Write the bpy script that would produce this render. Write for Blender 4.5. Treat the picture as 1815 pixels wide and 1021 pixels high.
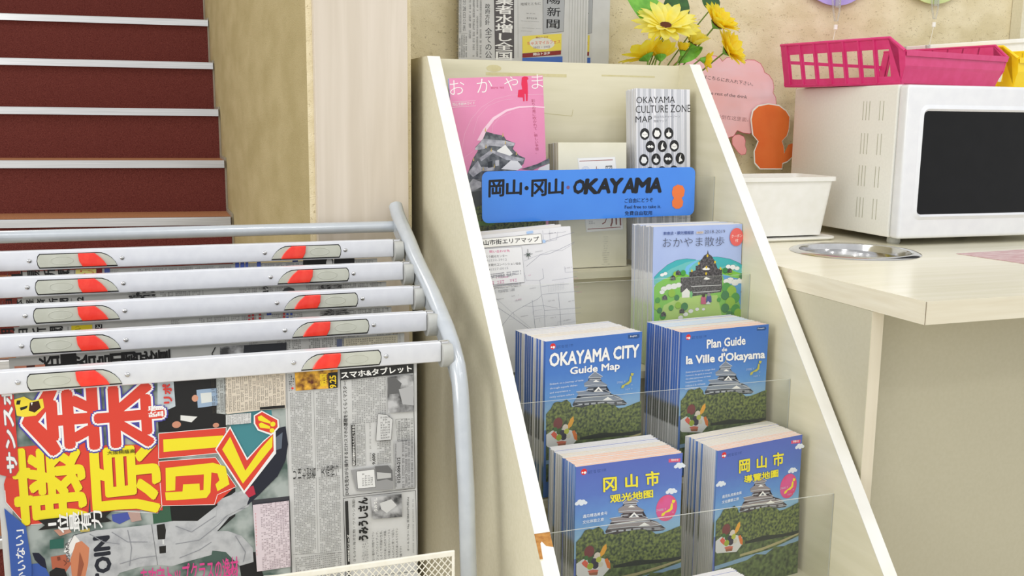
import bpy, bmesh, math, random
from math import sin, cos, pi, radians
from mathutils import Matrix, Vector
random.seed(7)
SC = bpy.context.scene
for _o in list(bpy.data.objects): bpy.data.objects.remove(_o, do_unlink=True)
COL = SC.collection

# ------------------------------------------------------------------ camera, world, lights, exposure
cd = bpy.data.cameras.new('camera'); cam = bpy.data.objects.new('camera', cd); COL.objects.link(cam)
cd.sensor_fit = 'HORIZONTAL'; cd.sensor_width = 36.0; cd.lens = 1780.7 / 1815 * 36.0; cd.clip_start = .02
YAW, PITCH, ROLL = radians(20.09), radians(9.667), radians(.634)
rt0 = Vector((cos(YAW), -sin(YAW), 0)); f0 = Vector((sin(YAW), cos(YAW), 0)); z0 = Vector((0, 0, 1))
fw = f0 * cos(PITCH) - z0 * sin(PITCH); up0 = f0 * sin(PITCH) + z0 * cos(PITCH)
rt = rt0 * cos(ROLL) + up0 * sin(ROLL); up = -rt0 * sin(ROLL) + up0 * cos(ROLL)
cam.matrix_world = Matrix(((rt.x, up.x, -fw.x, 0), (rt.y, up.y, -fw.y, 0), (rt.z, up.z, -fw.z, 1.20), (0, 0, 0, 1)))
SC.camera = cam
SC.view_settings.view_transform = 'Standard'; SC.view_settings.look = 'None'
SC.view_settings.gamma = 1.0; SC.view_settings.use_curve_mapping = False
SC.view_settings.exposure = 0.0
wd = bpy.data.worlds.new('room_light'); SC.world = wd; wd.use_nodes = True
wd.node_tree.nodes['Background'].inputs[0].default_value = (.985, .99, 1.0, 1)
wd.node_tree.nodes['Background'].inputs[1].default_value = .88

def area(name, loc, size, watts, color=(1, .96, .9), aim=None, shape='SQUARE'):
    l = bpy.data.lights.new(name, 'AREA'); l.energy = watts; l.color = color; l.shape = shape; l.size = size
    o = bpy.data.objects.new(name, l); COL.objects.link(o); o.location = loc
    d = Vector(aim) - Vector(loc) if aim else Vector((0, 0, -1))
    o.rotation_euler = d.to_track_quat('-Z', 'Y').to_euler(); return o
# downlights and panel of the ceiling, plus an added fill from the left
for i, (x, y) in enumerate([(-1.0, .75), (-.55, .25), (.3, .45), (1.2, .75), (2.1, .8), (-1.3, -.5), (.7, -.6), (1.8, -.5)]):
    area('downlight', (x, y, 2.52), .12, 3.0, (1, .985, .97), shape='DISK')
area('ceiling_panel_light', (.4, -.2, 2.5), 1.6, 5, (1, .985, .97))
area('side_fill_light', (-3.0, -.1, 1.9), 1.6, 44, (1, .985, .955), aim=(.45, 1.4, .45))  # added soft fill that brightens the left-facing sides, not a fitting of the room
area('stair_light', (-.7, 3.0, 2.8), .7, 7, (1, .95, .88))

# ------------------------------------------------------------------ helpers
def lin(v):
    v /= 255.0
    return v / 12.92 if v <= .04045 else ((v + .055) / 1.055) ** 2.4
def col(rgb): return (lin(rgb[0]), lin(rgb[1]), lin(rgb[2]), 1)
MATS = {}
def mat(name, rgb, rough=.5, metal=0.0, rgb2=None, noise=(8, 8, 8), bump=0.0, detail=4, spec=.5, ramp=(.35, .65), coat=0.0, dist=0.0, kind='noise', coords='Object'):
    if name in MATS: return MATS[name]
    m = bpy.data.materials.new(name); m.use_nodes = True; nt = m.node_tree; b = nt.nodes['Principled BSDF']
    b.inputs['Base Color'].default_value = col(rgb); b.inputs['Roughness'].default_value = rough
    b.inputs['Metallic'].default_value = metal; b.inputs['Specular IOR Level'].default_value = spec
    if coat: b.inputs['Coat Weight'].default_value = coat; b.inputs['Coat Roughness'].default_value = .08
    if rgb2 or bump:
        tc = nt.nodes.new('ShaderNodeTexCoord'); mp = nt.nodes.new('ShaderNodeMapping'); mp.inputs['Scale'].default_value = noise
        nt.links.new(tc.outputs[coords], mp.inputs[0])
        n = nt.nodes.new('ShaderNodeTexNoise' if kind == 'noise' else 'ShaderNodeTexVoronoi')
        n.inputs['Scale'].default_value = 1.0
        if kind == 'noise': n.inputs['Detail'].default_value = detail; n.inputs['Distortion'].default_value = dist
        nt.links.new(mp.outputs[0], n.inputs['Vector'])
        out = n.outputs['Fac'] if kind == 'noise' else n.outputs['Distance']
        if rgb2:
            r = nt.nodes.new('ShaderNodeValToRGB'); r.color_ramp.elements[0].position = ramp[0]; r.color_ramp.elements[1].position = ramp[1]
            r.color_ramp.elements[0].color = col(rgb); r.color_ramp.elements[1].color = col(rgb2)
            nt.links.new(out, r.inputs[0]); nt.links.new(r.outputs[0], b.inputs['Base Color'])
        if bump:
            bp = nt.nodes.new('ShaderNodeBump'); bp.inputs['Strength'].default_value = bump; bp.inputs['Distance'].default_value = .002
            nt.links.new(out, bp.inputs['Height']); nt.links.new(bp.outputs[0], b.inputs['Normal'])
    MATS[name] = m; return m
def ink(rgb, rough=.42):
    return mat('ink_%02x%02x%02x' % tuple(int(c) for c in rgb), rgb, rough, spec=.4)

def wallpaper(name, base, dark, light):
    m = bpy.data.materials.new(name); m.use_nodes = True; nt = m.node_tree; b = nt.nodes['Principled BSDF']
    N = nt.nodes.new; Lk = nt.links.new
    tc = N('ShaderNodeTexCoord')
    def nz(scale, det, dist=0.0):
        mp = N('ShaderNodeMapping'); mp.inputs['Scale'].default_value = scale; Lk(tc.outputs['Object'], mp.inputs[0])
        n = N('ShaderNodeTexNoise'); n.inputs['Scale'].default_value = 1; n.inputs['Detail'].default_value = det; n.inputs['Distortion'].default_value = dist
        Lk(mp.outputs[0], n.inputs['Vector']); return n.outputs['Fac']
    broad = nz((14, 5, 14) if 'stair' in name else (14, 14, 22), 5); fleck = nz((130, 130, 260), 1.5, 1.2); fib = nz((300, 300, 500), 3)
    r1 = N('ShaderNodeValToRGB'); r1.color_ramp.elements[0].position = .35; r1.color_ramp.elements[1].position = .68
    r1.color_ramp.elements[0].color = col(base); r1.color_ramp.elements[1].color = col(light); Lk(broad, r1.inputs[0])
    r2 = N('ShaderNodeValToRGB'); r2.color_ramp.elements[0].position = .64; r2.color_ramp.elements[1].position = .70
    Lk(fleck, r2.inputs[0])
    mx = N('ShaderNodeMix'); mx.data_type = 'RGBA'; mx.inputs['B'].default_value = col(dark)
    ml = N('ShaderNodeMath'); ml.operation = 'MULTIPLY'; ml.inputs[1].default_value = .5; Lk(r2.outputs[0], ml.inputs[0])
    Lk(ml.outputs[0], mx.inputs['Factor']); Lk(r1.outputs[0], mx.inputs['A']); Lk(mx.outputs['Result'], b.inputs['Base Color'])
    ad = N('ShaderNodeMath'); Lk(fib, ad.inputs[0]); Lk(broad, ad.inputs[1])
    bp = N('ShaderNodeBump'); bp.inputs['Strength'].default_value = .5; bp.inputs['Distance'].default_value = .002
    Lk(ad.outputs[0], bp.inputs['Height']); Lk(bp.outputs[0], b.inputs['Normal'])
    b.inputs['Roughness'].default_value = .8; MATS[name] = m; return m

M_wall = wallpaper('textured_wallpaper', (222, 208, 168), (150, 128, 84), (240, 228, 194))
M_wallstair = wallpaper('stair_wallpaper', (170, 154, 106), (146, 126, 80), (184, 168, 122))  # wallpaper painted darker where the stair wall gets less light
M_board = mat('pale_wood_grain', (203, 191, 173), .45, rgb2=(218, 207, 192), noise=(38, 38, 1.6), detail=5, dist=.6, ramp=(.3, .7))
M_lam = mat('cream_laminate', (219, 213, 184), .42, rgb2=(226, 220, 193), noise=(6, 6, 60), detail=3)
M_lamshade = mat('greige_laminate', (221, 215, 188), .5, rgb2=(227, 221, 196), noise=(180, 180, 180), detail=2)
M_edge = mat('white_edge_band', (240, 239, 231), .4, rgb2=(236, 234, 225), noise=(20, 20, 20))
M_core = mat('chipboard_core', (196, 142, 72), .8, rgb2=(168, 112, 52), noise=(120, 120, 300), bump=.6)
M_count = mat('counter_laminate', (238, 233, 208), .22, rgb2=(245, 240, 220), noise=(5, 60, 60), detail=4, dist=.3)
M_countedge = mat('counter_edge_laminate', (224, 215, 190), .4, rgb2=(232, 225, 203), noise=(6, 12, 120), detail=4)
M_cab = mat('cabinet_laminate', (194, 188, 162), .42, rgb2=(197, 191, 166), noise=(160, 160, 160), detail=2)
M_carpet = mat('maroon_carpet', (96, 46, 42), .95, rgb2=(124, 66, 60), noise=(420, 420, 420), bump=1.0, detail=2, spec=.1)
M_tread = mat('lit_tread_carpet', (158, 104, 72), .95, rgb2=(180, 128, 92), noise=(420, 420, 420), bump=.8, detail=2, spec=.1)  # lit copy of the stair carpet, light on the tread tops painted in
M_alu = mat('brushed_aluminium', (202, 203, 204), .28, .75, rgb2=(216, 217, 218), noise=(6, 6, 300), detail=3)
M_bar = mat('satin_aluminium_bar', (226, 228, 234), .34, .4, rgb2=(232, 234, 239), noise=(60, 60, 60), detail=4)
M_tube = mat('grey_painted_tube', (188, 194, 200), .22, .15, rgb2=(194, 200, 205), noise=(50, 50, 50), coat=.5)
M_cap = mat('grey_plastic_end', (178, 179, 174), .45, rgb2=(186, 187, 182), noise=(80, 80, 80))
M_latch = mat('grey_green_plastic', (188, 190, 176), .3, rgb2=(196, 198, 185), noise=(60, 60, 60))
M_red = mat('red_plastic', (240, 46, 30), .28, rgb2=(246, 66, 46), noise=(90, 90, 90), coat=.3)
M_black = mat('black_gap', (22, 22, 22), .6)
M_steel = mat('polished_steel', (200, 200, 200), .13, 1.0, rgb2=(214, 214, 214), noise=(40, 40, 40))
M_mesh = mat('ivory_coated_metal', (238, 234, 218), .45, rgb2=(246, 243, 230), noise=(70, 70, 70))
M_news = mat('newsprint', (206, 206, 203), .8, rgb2=(212, 212, 210), noise=(30, 30, 30), spec=.2)
M_newsdim = mat('newsprint_shaded', (170, 170, 166), .85, rgb2=(178, 178, 174), noise=(30, 30, 30), spec=.2)  # darker newsprint: shade between the hanging sheets is put into the colour
M_paper = mat('white_paper', (236, 234, 228), .6, rgb2=(222, 220, 214), noise=(4, 900, 4), detail=2)
M_mwside = mat('microwave_white_enamel', (234, 234, 228), .35, rgb2=(238, 238, 232), noise=(200, 200, 200))
M_mwdoor = mat('microwave_white_door', (226, 228, 232), .25, rgb2=(231, 233, 236), noise=(40, 40, 40), coat=.4)
M_mwglass = mat('microwave_dark_glass', (8, 8, 9), .08, rgb2=(12, 12, 13), noise=(30, 30, 30), spec=.28)
M_pink = mat('magenta_plastic', (212, 52, 116), .35, rgb2=(218, 62, 126), noise=(50, 50, 50), coat=.2)
M_yel = mat('yellow_plastic', (250, 216, 10), .35, rgb2=(252, 222, 30), noise=(50, 50, 50))
M_white = mat('white_plastic', (246, 245, 238), .32, rgb2=(250, 249, 244), noise=(50, 50, 50))
M_petal = mat('sunflower_petal', (255, 240, 70), .6, rgb2=(255, 250, 150), noise=(40, 40, 40))
M_petal2 = mat('golden_petal', (255, 228, 24), .6, rgb2=(255, 242, 80), noise=(40, 40, 40))
M_disc = mat('flower_disc', (74, 30, 14), .9, rgb2=(110, 52, 24), noise=(500, 500, 500), bump=1)
M_leaf = mat('green_leaf', (92, 160, 46), .5, rgb2=(120, 186, 66), noise=(60, 60, 60))
M_leafdark = mat('dark_green_leaf', (30, 74, 22), .5, rgb2=(44, 96, 30), noise=(60, 60, 60))
M_stem = mat('green_stem', (120, 150, 50), .5, rgb2=(96, 128, 44), noise=(80, 80, 80))
M_foliage = mat('printed_foliage', (34, 54, 30), .45, rgb2=(132, 146, 66), noise=(230, 230, 230), detail=8, ramp=(.38, .68))
M_foliage2 = mat('printed_park', (44, 60, 32), .45, rgb2=(112, 132, 70), noise=(140, 140, 140), detail=5, ramp=(.35, .7))
M_photo = mat('printed_crowd_photo', (70, 92, 84), .7, rgb2=(168, 176, 172), noise=(26, 26, 26), detail=3, ramp=(.38, .62))
M_bw = mat('printed_grey_photo', (60, 60, 60), .7, rgb2=(190, 190, 190), noise=(45, 45, 45), detail=4, ramp=(.38, .62))
M_orangephoto = mat('printed_warm_photo', (90, 40, 20), .7, rgb2=(236, 180, 60), noise=(70, 70, 70), detail=4, ramp=(.38, .6))
M_floor = mat('beige_floor', (200, 194, 178), .5, rgb2=(206, 200, 184), noise=(3, 3, 3))
M_ceil = mat('white_ceiling', (236, 234, 228), .8, rgb2=(230, 228, 222), noise=(40, 40, 40))

for m_ in (M_petal, M_petal2):
    nt_p = m_.node_tree; b_p = nt_p.nodes['Principled BSDF']; tr = nt_p.nodes.new('ShaderNodeBsdfTranslucent'); mx_p = nt_p.nodes.new('ShaderNodeMixShader'); mx_p.inputs[0].default_value = .45
    src_ = b_p.inputs['Base Color'].links[0].from_socket; nt_p.links.new(src_, tr.inputs[0])
    nt_p.links.new(b_p.outputs[0], mx_p.inputs[1]); nt_p.links.new(tr.outputs[0], mx_p.inputs[2]); nt_p.links.new(mx_p.outputs[0], nt_p.nodes['Material Output'].inputs[0])
def clear(name, tint, milk, rough=.03, gloss=.10):
    m = bpy.data.materials.new(name); m.use_nodes = True; nt = m.node_tree; nt.nodes.remove(nt.nodes['Principled BSDF'])
    out = nt.nodes['Material Output']; N = nt.nodes.new; Lk = nt.links.new
    t = N('ShaderNodeBsdfTransparent'); t.inputs[0].default_value = (*tint, 1)
    d = N('ShaderNodeBsdfDiffuse'); d.inputs[0].default_value = (.8, .82, .8, 1)
    g = N('ShaderNodeBsdfGlossy'); g.inputs['Roughness'].default_value = rough
    a = N('ShaderNodeMixShader'); a.inputs[0].default_value = milk; Lk(t.outputs[0], a.inputs[1]); Lk(d.outputs[0], a.inputs[2])
    f = N('ShaderNodeLayerWeight'); f.inputs[0].default_value = .12
    mu = N('ShaderNodeMath'); mu.operation = 'MULTIPLY'; mu.inputs[1].default_value = gloss * 6; Lk(f.outputs['Fresnel'], mu.inputs[0]); mu.use_clamp = True
    b = N('ShaderNodeMixShader'); Lk(mu.outputs[0], b.inputs[0]); Lk(a.outputs[0], b.inputs[1]); Lk(g.outputs[0], b.inputs[2])
    Lk(b.outputs[0], out.inputs[0]); MATS[name] = m; return m
M_acr = clear('clear_acrylic', (.98, .983, .975), .03, gloss=.06)
M_acredge = mat('acrylic_edge', (206, 206, 192), .2, rgb2=(222, 222, 208), noise=(60, 60, 60))  # pale opaque colour stands in for light caught in the pane edges
M_clip = clear('clear_plastic', (.9, .9, .88), .25)
M_film = clear('laminating_film', (.97, .97, .96), .05)

class MB:
    def __init__(s): s.v = []; s.f = []; s.m = []; s.mats = []
    def mi(s, m):
        if m not in s.mats: s.mats.append(m)
        return s.mats.index(m)
    def add(s, vs, fs, m):
        b = len(s.v); s.v += [tuple(v) for v in vs]; k = s.mi(m)
        for f in fs: s.f.append(tuple(b + i for i in f)); s.m.append(k)
    def box(s, a, b, m, faces=None):
        x0, y0, z0_ = a; x1, y1, z1 = b
        vs = [(x0,y0,z0_),(x1,y0,z0_),(x1,y1,z0_),(x0,y1,z0_),(x0,y0,z1),(x1,y0,z1),(x1,y1,z1),(x0,y1,z1)]
        fs = {'bottom':(0,3,2,1),'top':(4,5,6,7),'front':(0,1,5,4),'right':(1,2,6,5),'back':(2,3,7,6),'left':(3,0,4,7)}
        b0 = len(s.v); s.v += vs
        for k, f in fs.items():
            s.f.append(tuple(b0 + i for i in f)); s.m.append(s.mi((faces or {}).get(k, m)))
    def prism(s, poly, ax, lo, hi, m, cap=None, side=None):
        # poly in the two other axes; ax = extrusion axis
        n = len(poly)
        def P(p, h):
            return {'x': (h, p[0], p[1]), 'y': (p[0], h, p[1]), 'z': (p[0], p[1], h)}[ax]
        vs = [P(p, lo) for p in poly] + [P(p, hi) for p in poly]
        b0 = len(s.v); s.v += vs
        s.f.append(tuple(b0 + i for i in range(n))[::-1]); s.m.append(s.mi(cap or m))
        s.f.append(tuple(b0 + n + i for i in range(n))); s.m.append(s.mi(cap or m))
        for i in range(n):
            j = (i + 1) % n; s.f.append((b0 + i, b0 + j, b0 + n + j, b0 + n + i)); s.m.append(s.mi(side[i] if side else m))
    def tube(s, pts, r, m, n=12, closed=False, caps=True):
        pts = [Vector(p) for p in pts]; L = len(pts); rr = r if isinstance(r, (list, tuple)) else [r] * L
        rings = []; prev = None
        for i, p in enumerate(pts):
            a = pts[i - 1] if (i or closed) else p; b = pts[(i + 1) % L] if (i < L - 1 or closed) else p
            t = (b - a).normalized()
            if prev is None:
                u = t.orthogonal().normalized()
            else:
                u = (prev - t * prev.dot(t)); u = u.normalized() if u.length > 1e-6 else t.orthogonal().normalized()
            prev = u; w = t.cross(u)
            rings.append([p + (u * cos(2*pi*k/n) + w * sin(2*pi*k/n)) * rr[i] for k in range(n)])
        b0 = len(s.v); k = s.mi(m)
        for rg in rings: s.v += [tuple(q) for q in rg]
        for i in range(L if closed else L - 1):
            for q in range(n):
                a = b0 + i * n; c = b0 + ((i + 1) % L) * n
                s.f.append((a + q, a + (q + 1) % n, c + (q + 1) % n, c + q)); s.m.append(k)
        if caps and not closed:
            s.f.append(tuple(b0 + q for q in range(n))[::-1]); s.m.append(k)
            s.f.append(tuple(b0 + (L - 1) * n + q for q in range(n))); s.m.append(k)
    def lathe(s, prof, m, n=32, c=(0, 0, 0)):
        b0 = len(s.v); k = s.mi(m)
        for r, z in prof:
            for q in range(n): s.v.append((c[0] + r * cos(2*pi*q/n), c[1] + r * sin(2*pi*q/n), c[2] + z))
        for i in range(len(prof) - 1):
            for q in range(n):
                a = b0 + i * n; s.f.append((a + q, a + (q + 1) % n, a + n + (q + 1) % n, a + n + q)); s.m.append(k)
    def build(s, name, parent=None, smooth=False, bevel=0, seg=2, loc=None):
        me = bpy.data.meshes.new(name); me.from_pydata(s.v, [], s.f)
        for m in s.mats: me.materials.append(m)
        me.polygons.foreach_set('material_index', s.m); me.update()
        bm = bmesh.new(); bm.from_mesh(me)
        if bevel: bmesh.ops.bevel(bm, geom=[e for e in bm.edges if e.is_manifold and e.calc_face_angle(0) > .3], offset=bevel, segments=seg, affect='EDGES', profile=.6, clamp_overlap=True)
        bmesh.ops.recalc_face_normals(bm, faces=bm.faces)
        bm.to_mesh(me); bm.free()
        if smooth: me.shade_smooth(); me.set_sharp_from_angle(angle=radians(35))
        o = bpy.data.objects.new(name, me); COL.objects.link(o)
        if parent: o.parent = parent
        if loc: o.location = loc
        return o

def tag(o, label=None, cat=None, group=None, kind=None):
    if label: o['label'] = label
    if cat: o['category'] = cat
    if group: o['group'] = group
    if kind: o['kind'] = kind
    return o
def empty(name, loc=(0, 0, 0), label=None, cat=None, group=None, rz=0, kind=None):
    o = bpy.data.objects.new(name, None); COL.objects.link(o); o.location = loc; o.rotation_euler = (0, 0, rz); o.empty_display_size = .02
    return tag(o, label, cat, group, kind)
def frame(o, org, yaw, lean, tilt):
    m = Matrix.Rotation(radians(yaw), 4, 'Z') @ Matrix.Rotation(radians(-lean), 4, 'X') @ Matrix.Rotation(radians(-tilt), 4, 'Y')
    o.matrix_world = Matrix.Translation(org) @ m
    return o
def rrect(x0, z0_, x1, z1, r, n=5):
    out = []
    for cx, cz, a in ((x1 - r, z0_ + r, -90), (x1 - r, z1 - r, 0), (x0 + r, z1 - r, 90), (x0 + r, z0_ + r, 180)):
        for k in range(n + 1):
            t = radians(a + 90 * k / n); out.append((cx + r * cos(t), cz + r * sin(t)))
    return out

# ------------------------------------------------------------------ flat print (inks lying on the paper)
_T = {}
def glyphs(s, bold=0.0, res=2):
    k = (s, bold, res)
    if k in _T: return _T[k]
    c = bpy.data.curves.new('t', 'FONT'); c.body = s; c.size = 1; c.offset = bold; c.resolution_u = res; c.space_line = 1.0
    if '\n' in s: c.align_x = 'CENTER'
    o = bpy.data.objects.new('t', c); COL.objects.link(o)
    dg = bpy.context.evaluated_depsgraph_get(); m = bpy.data.meshes.new_from_object(o.evaluated_get(dg))
    vs = [(v.co.x, v.co.y) for v in m.vertices]; fs = [tuple(p.vertices) for p in m.polygons]
    bpy.data.objects.remove(o, do_unlink=True); bpy.data.curves.remove(c); bpy.data.meshes.remove(m)
    _T[k] = (vs, fs); return _T[k]
class Art(MB):
    """2-D print in millimetres: u right, v up, lying on the plane local y = 0 and facing -y"""
    def __init__(s, step=.000012, base=.00008): super().__init__(); s.l = base; s.step = step; s.rnd = random.Random(3)
    def _m(s, c): return ink(c) if isinstance(c, tuple) else c
    def _put(s, vs, fs, c):
        s.l += s.step; s.add([(x / 1000, -s.l, y / 1000) for x, y in vs], fs, s._m(c))
    def poly(s, c, pts): s._put(pts, [tuple(range(len(pts)))], c)
    def rect(s, c, x0, y0, x1, y1): s.poly(c, [(x0, y0), (x1, y0), (x1, y1), (x0, y1)])
    def ell(s, c, p, rx, ry, n=24, a=0):
        s.poly(c, [(p[0] + rx*cos(2*pi*k/n)*cos(a) - ry*sin(2*pi*k/n)*sin(a), p[1] + rx*cos(2*pi*k/n)*sin(a) + ry*sin(2*pi*k/n)*cos(a)) for k in range(n)])
    def line(s, c, pts, w=.5, closed=False):
        vs, fs = [], []; pts = list(pts) + ([pts[0]] if closed else [])
        for a, b in zip(pts, pts[1:]):
            dx, dy = b[0] - a[0], b[1] - a[1]; L = math.hypot(dx, dy) or 1; nx, ny = -dy / L * w / 2, dx / L * w / 2
            k = len(vs); vs += [(a[0]+nx, a[1]+ny), (b[0]+nx, b[1]+ny), (b[0]-nx, b[1]-ny), (a[0]-nx, a[1]-ny)]; fs.append((k, k+1, k+2, k+3))
        s._put(vs, fs, c)
    def fit(s, c, txt, q, bold=0.0, outl=None, res=2):
        """q = bottom-left, bottom-right, top-left corner of the lettering; outl = [(ink, extra weight), ...] drawn beneath;
        heavier strokes are the same outline set several times around its place"""
        vs, fs = glyphs(txt, min(0.0, bold), res); x0 = min(v[0] for v in vs); x1 = max(v[0] for v in vs); y0 = min(v[1] for v in vs); y1 = max(v[1] for v in vs)
        bl, br, tl = q
        def T(x, y):
            a = (x - x0) / (x1 - x0); b = (y - y0) / (y1 - y0)
            return (bl[0] + (br[0]-bl[0])*a + (tl[0]-bl[0])*b, bl[1] + (br[1]-bl[1])*a + (tl[1]-bl[1])*b)
        for ink_, w in (outl or []) + [(c, bold)]:
            if w <= 0: s._put([T(*v) for v in vs], fs, ink_); continue
            n = 12 if w > .06 else (8 if w > .025 else 4); s.l += s.step
            for k in range(n + 1):
                dx, dy = (0, 0) if k == n else (w * cos(2*pi*k/n), w * sin(2*pi*k/n))
                s.l += .000004; s.add([(p[0] / 1000, -s.l, p[1] / 1000) for p in (T(x + dx, y + dy) for x, y in vs)], fs, s._m(ink_))
    def greek(s, c, q, cols, rows, fill=.86, gap=.30, weight=.13, colgap=0):
        """blocks of unreadably small characters: cols x rows strokes-only marks in the parallelogram q (bl, br, tl)"""
        bl, br, tl = q; vs, fs = [], []
        def T(a, b): return (bl[0] + (br[0]-bl[0])*a + (tl[0]-bl[0])*b, bl[1] + (br[1]-bl[1])*a + (tl[1]-bl[1])*b)
        for j in range(rows):
            for i in range(cols):
                if s.rnd.random() > fill: continue
                cx, cy = i / cols, j / rows; w, h = (1 - .12) / cols, (1 - gap) / rows
                def bar(x0, y0, x1, y1):
                    k = len(vs); vs.extend([T(cx+x0*w, cy+y0*h), T(cx+x1*w, cy+y0*h), T(cx+x1*w, cy+y1*h), T(cx+x0*w, cy+y1*h)]); fs.append((k, k+1, k+2, k+3))
                t = s.rnd.random(); a = weight
                bar(0, .8, .95, .8 + a); bar(.4 + .2 * t, 0, .4 + .2 * t + a, 1)
                if t > .3: bar(.1, .35, .9, .35 + a)
                if t < .7: bar(0, .0, .9, a)
        if vs: s._put(vs, fs, c)
    def build(s, name, parent, loc=None):
        o = MB.build(s, name, parent)
        if loc: o.location = loc
        return o
def R(q):
    """print turned a quarter turn: q = [top-left, bottom-right] corners as the reader of the photo sees them; letters lie with tops to the left"""
    (l, t), (r, b) = q; return [(r, b), (r, t), (l, b)]
def H(q):
    (l, t), (r, b) = q; return [(l, b), (r, b), (l, t)]
BK = (28, 28, 28); WH = (244, 243, 238); GR = (90, 90, 90)

# ------------------------------------------------------------------ room shell
b = MB(); b.box((-4, -3, -.1), (4.5, 6, 0), M_floor); tag(b.build('floor'), kind='structure')
b = MB(); b.box((.44, 2.02, 0), (4.5, 2.12, 2.7), M_wall); tag(b.build('wall_back'), kind='structure')
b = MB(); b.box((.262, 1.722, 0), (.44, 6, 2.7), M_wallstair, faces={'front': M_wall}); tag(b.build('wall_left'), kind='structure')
b = MB(); b.box((.272, 1.700, 0), (.429, 1.7218, 2.7), M_board); tag(b.build('trim_1', bevel=.0006, seg=1), 'pale wood grain board on the wall end beside the stairs', kind='structure')
b = MB(); b.box((2.066, 1.985, .958), (3.2, 2.019, 2.7), M_lamshade); tag(b.build('wall_right', bevel=.001, seg=1), kind='structure')
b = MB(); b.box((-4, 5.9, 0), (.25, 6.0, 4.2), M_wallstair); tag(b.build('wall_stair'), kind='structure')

# staircase: each step carries its carpet and its metal nosing strip
st = empty('staircase', (0, 0, 0), kind='structure')
TH = radians(5.94); ux, uy = -cos(TH), sin(TH)      # along the nosing, to the left
vx, vy = sin(TH), cos(TH)                            # into the flight
for i in range(-5, 8):
    px_, py_, pz_ = .2535 + .0015 * i, 3.309 + .209 * i, .862 + .17 * i
    def W(a, d, z): return (px_ + ux * a + vx * d, py_ + uy * a + vy * d, z)
    s_ = MB(); lo = pz_ - .17
    if lo < 0: lo = 0.0
    prof = [(.012, lo), (.012, pz_ + .006), (.0, pz_ + .010), (.0, pz_ + .0125), (.24, pz_ + .0125), (.24, lo)]
    vs = [W(0, d, z) for d, z in prof] + [W(2.6, d, z) for d, z in prof]; n = len(prof)
    fs = [(k, (k+1) % n, n + (k+1) % n, n + k) for k in range(n)]
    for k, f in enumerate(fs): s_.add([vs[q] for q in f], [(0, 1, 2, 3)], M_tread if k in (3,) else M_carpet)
    s_.add(vs[:n], [tuple(range(n))], M_lamshade); s_.add(vs[n:], [tuple(range(n))[::-1]], M_carpet)
    step = s_.build('step', st)
    g = MB(); prof = [(-.004, pz_ - .011), (-.004, pz_ + .011), (.0, pz_ + .0135), (.018, pz_ + .0135), (.018, pz_ + .0128), (.0118, pz_ - .011)]
    vs = [W(.001, d, z) for d, z in prof] + [W(2.6, d, z) for d, z in prof]; n = len(prof)
    g.add(vs, [(k, (k+1) % n, n + (k+1) % n, n + k) for k in range(n)] + [tuple(range(n)), tuple(range(n, 2*n))[::-1]], M_alu)
    g.build('nosing_strip', step)
# stepped grey skirting between carpet and wall
g = MB()
for i in range(-4, 7):
    py_, pz_ = 3.309 + .209 * i, .862 + .17 * i
    g.box((.2555, py_ + .010, pz_ - .17), (.2615, py_ + .225, pz_ + .022), mat('grey_stair_skirting', (150, 142, 124), .5, rgb2=(158, 150, 132), noise=(40, 40, 40)))
tag(g.build('baseboard_stair'), kind='structure')

# ------------------------------------------------------------------ brochure rack
XL0, XL1, XR0, XR1 = .459, .481, .963, .985
rack = empty('brochure_rack', (.722, 1.5, 0), 'cream stepped brochure rack with white front edges beside the counter', 'rack')
def rk(mb, name, **k):
    o = mb.build(name, rack, **k); o.location = (-.722, -1.5, 0); return o
SL = .822
def fy(z): return 1.685 - (1.299 - z) * SL
prof = [(2.0, 0), (2.0, 1.30), (fy(1.30), 1.30), (fy(.40), .40), (fy(.40), 0)]
def yz(pts): return pts
for x0, x1, lab in ((XL0, XL1, None), (XR0, XR1, None)):
    p = MB(); p.prism(prof, 'x', x0, x1, M_lamshade if x0 < .6 else M_lam); rk(p, 'side_panel')
# white edge banding (the left one is chipped near the bottom)
def band(x0, x1, z_hi, z_lo, name='edge_band', jag=None, th=.0012, m=M_edge):
    e = MB(); n = Vector((0, -1, -SL)); n = Vector((0, -1 * 1, SL)).normalized(); n = Vector((0, -1, 0))
    top = [(x0, z_hi), (x1, z_hi)]; low = [(x1, z_lo), (x0, z_lo)]
    pts = (jag or top) + low
    vs = [(x, fy(z) + .0002, z) for x, z in pts] + [(x, fy(z) - th, z) for x, z in pts]; k = len(pts)
    e.add(vs, [tuple(range(k)), tuple(range(k, 2*k))[::-1]] + [(i, (i+1) % k, k + (i+1) % k, k + i) for i in range(k)], m)
    return rk(e, name)
band(XL0, XL1, 1.30, .6605)
tag(band(XL0, XL1, .6605, .634, name='exposed_core', th=.0003, m=M_core), 'brown chipboard patch where the edge band is torn')
band(XL0, XL1, 0, .40, jag=[(XL0, .6315), (XL0 + .004, .633), (XL0 + .0055, .650), (XL0 + .008, .6515), (XL0 + .0125, .6465), (XL1, .6445)])
band(XR0, XR1, 1.30, .40)
FL = [.935, .785, .634, .486, .335]; PY = [1.582, 1.454, 1.325, 1.200, 1.078]; BKY = [1.722, 1.60, 1.472, 1.342, 1.212]
p = MB(); p.box((XL1, 1.722, .80), (XR0, 1.736, 1.2985), M_lam); rk(p, 'back_board')
for i in range(5):
    p = MB(); p.box((XL1, PY[i] - .002, FL[i] - .012), (XR0, BKY[i], FL[i]), M_lam); rk(p, 'shelf')
    p = MB()
    if i: p.box((XL1, BKY[i], FL[i] - .012), (XR0, BKY[i] + .010, FL[i-1] - .012), M_lam); rk(p, 'riser')
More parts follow.
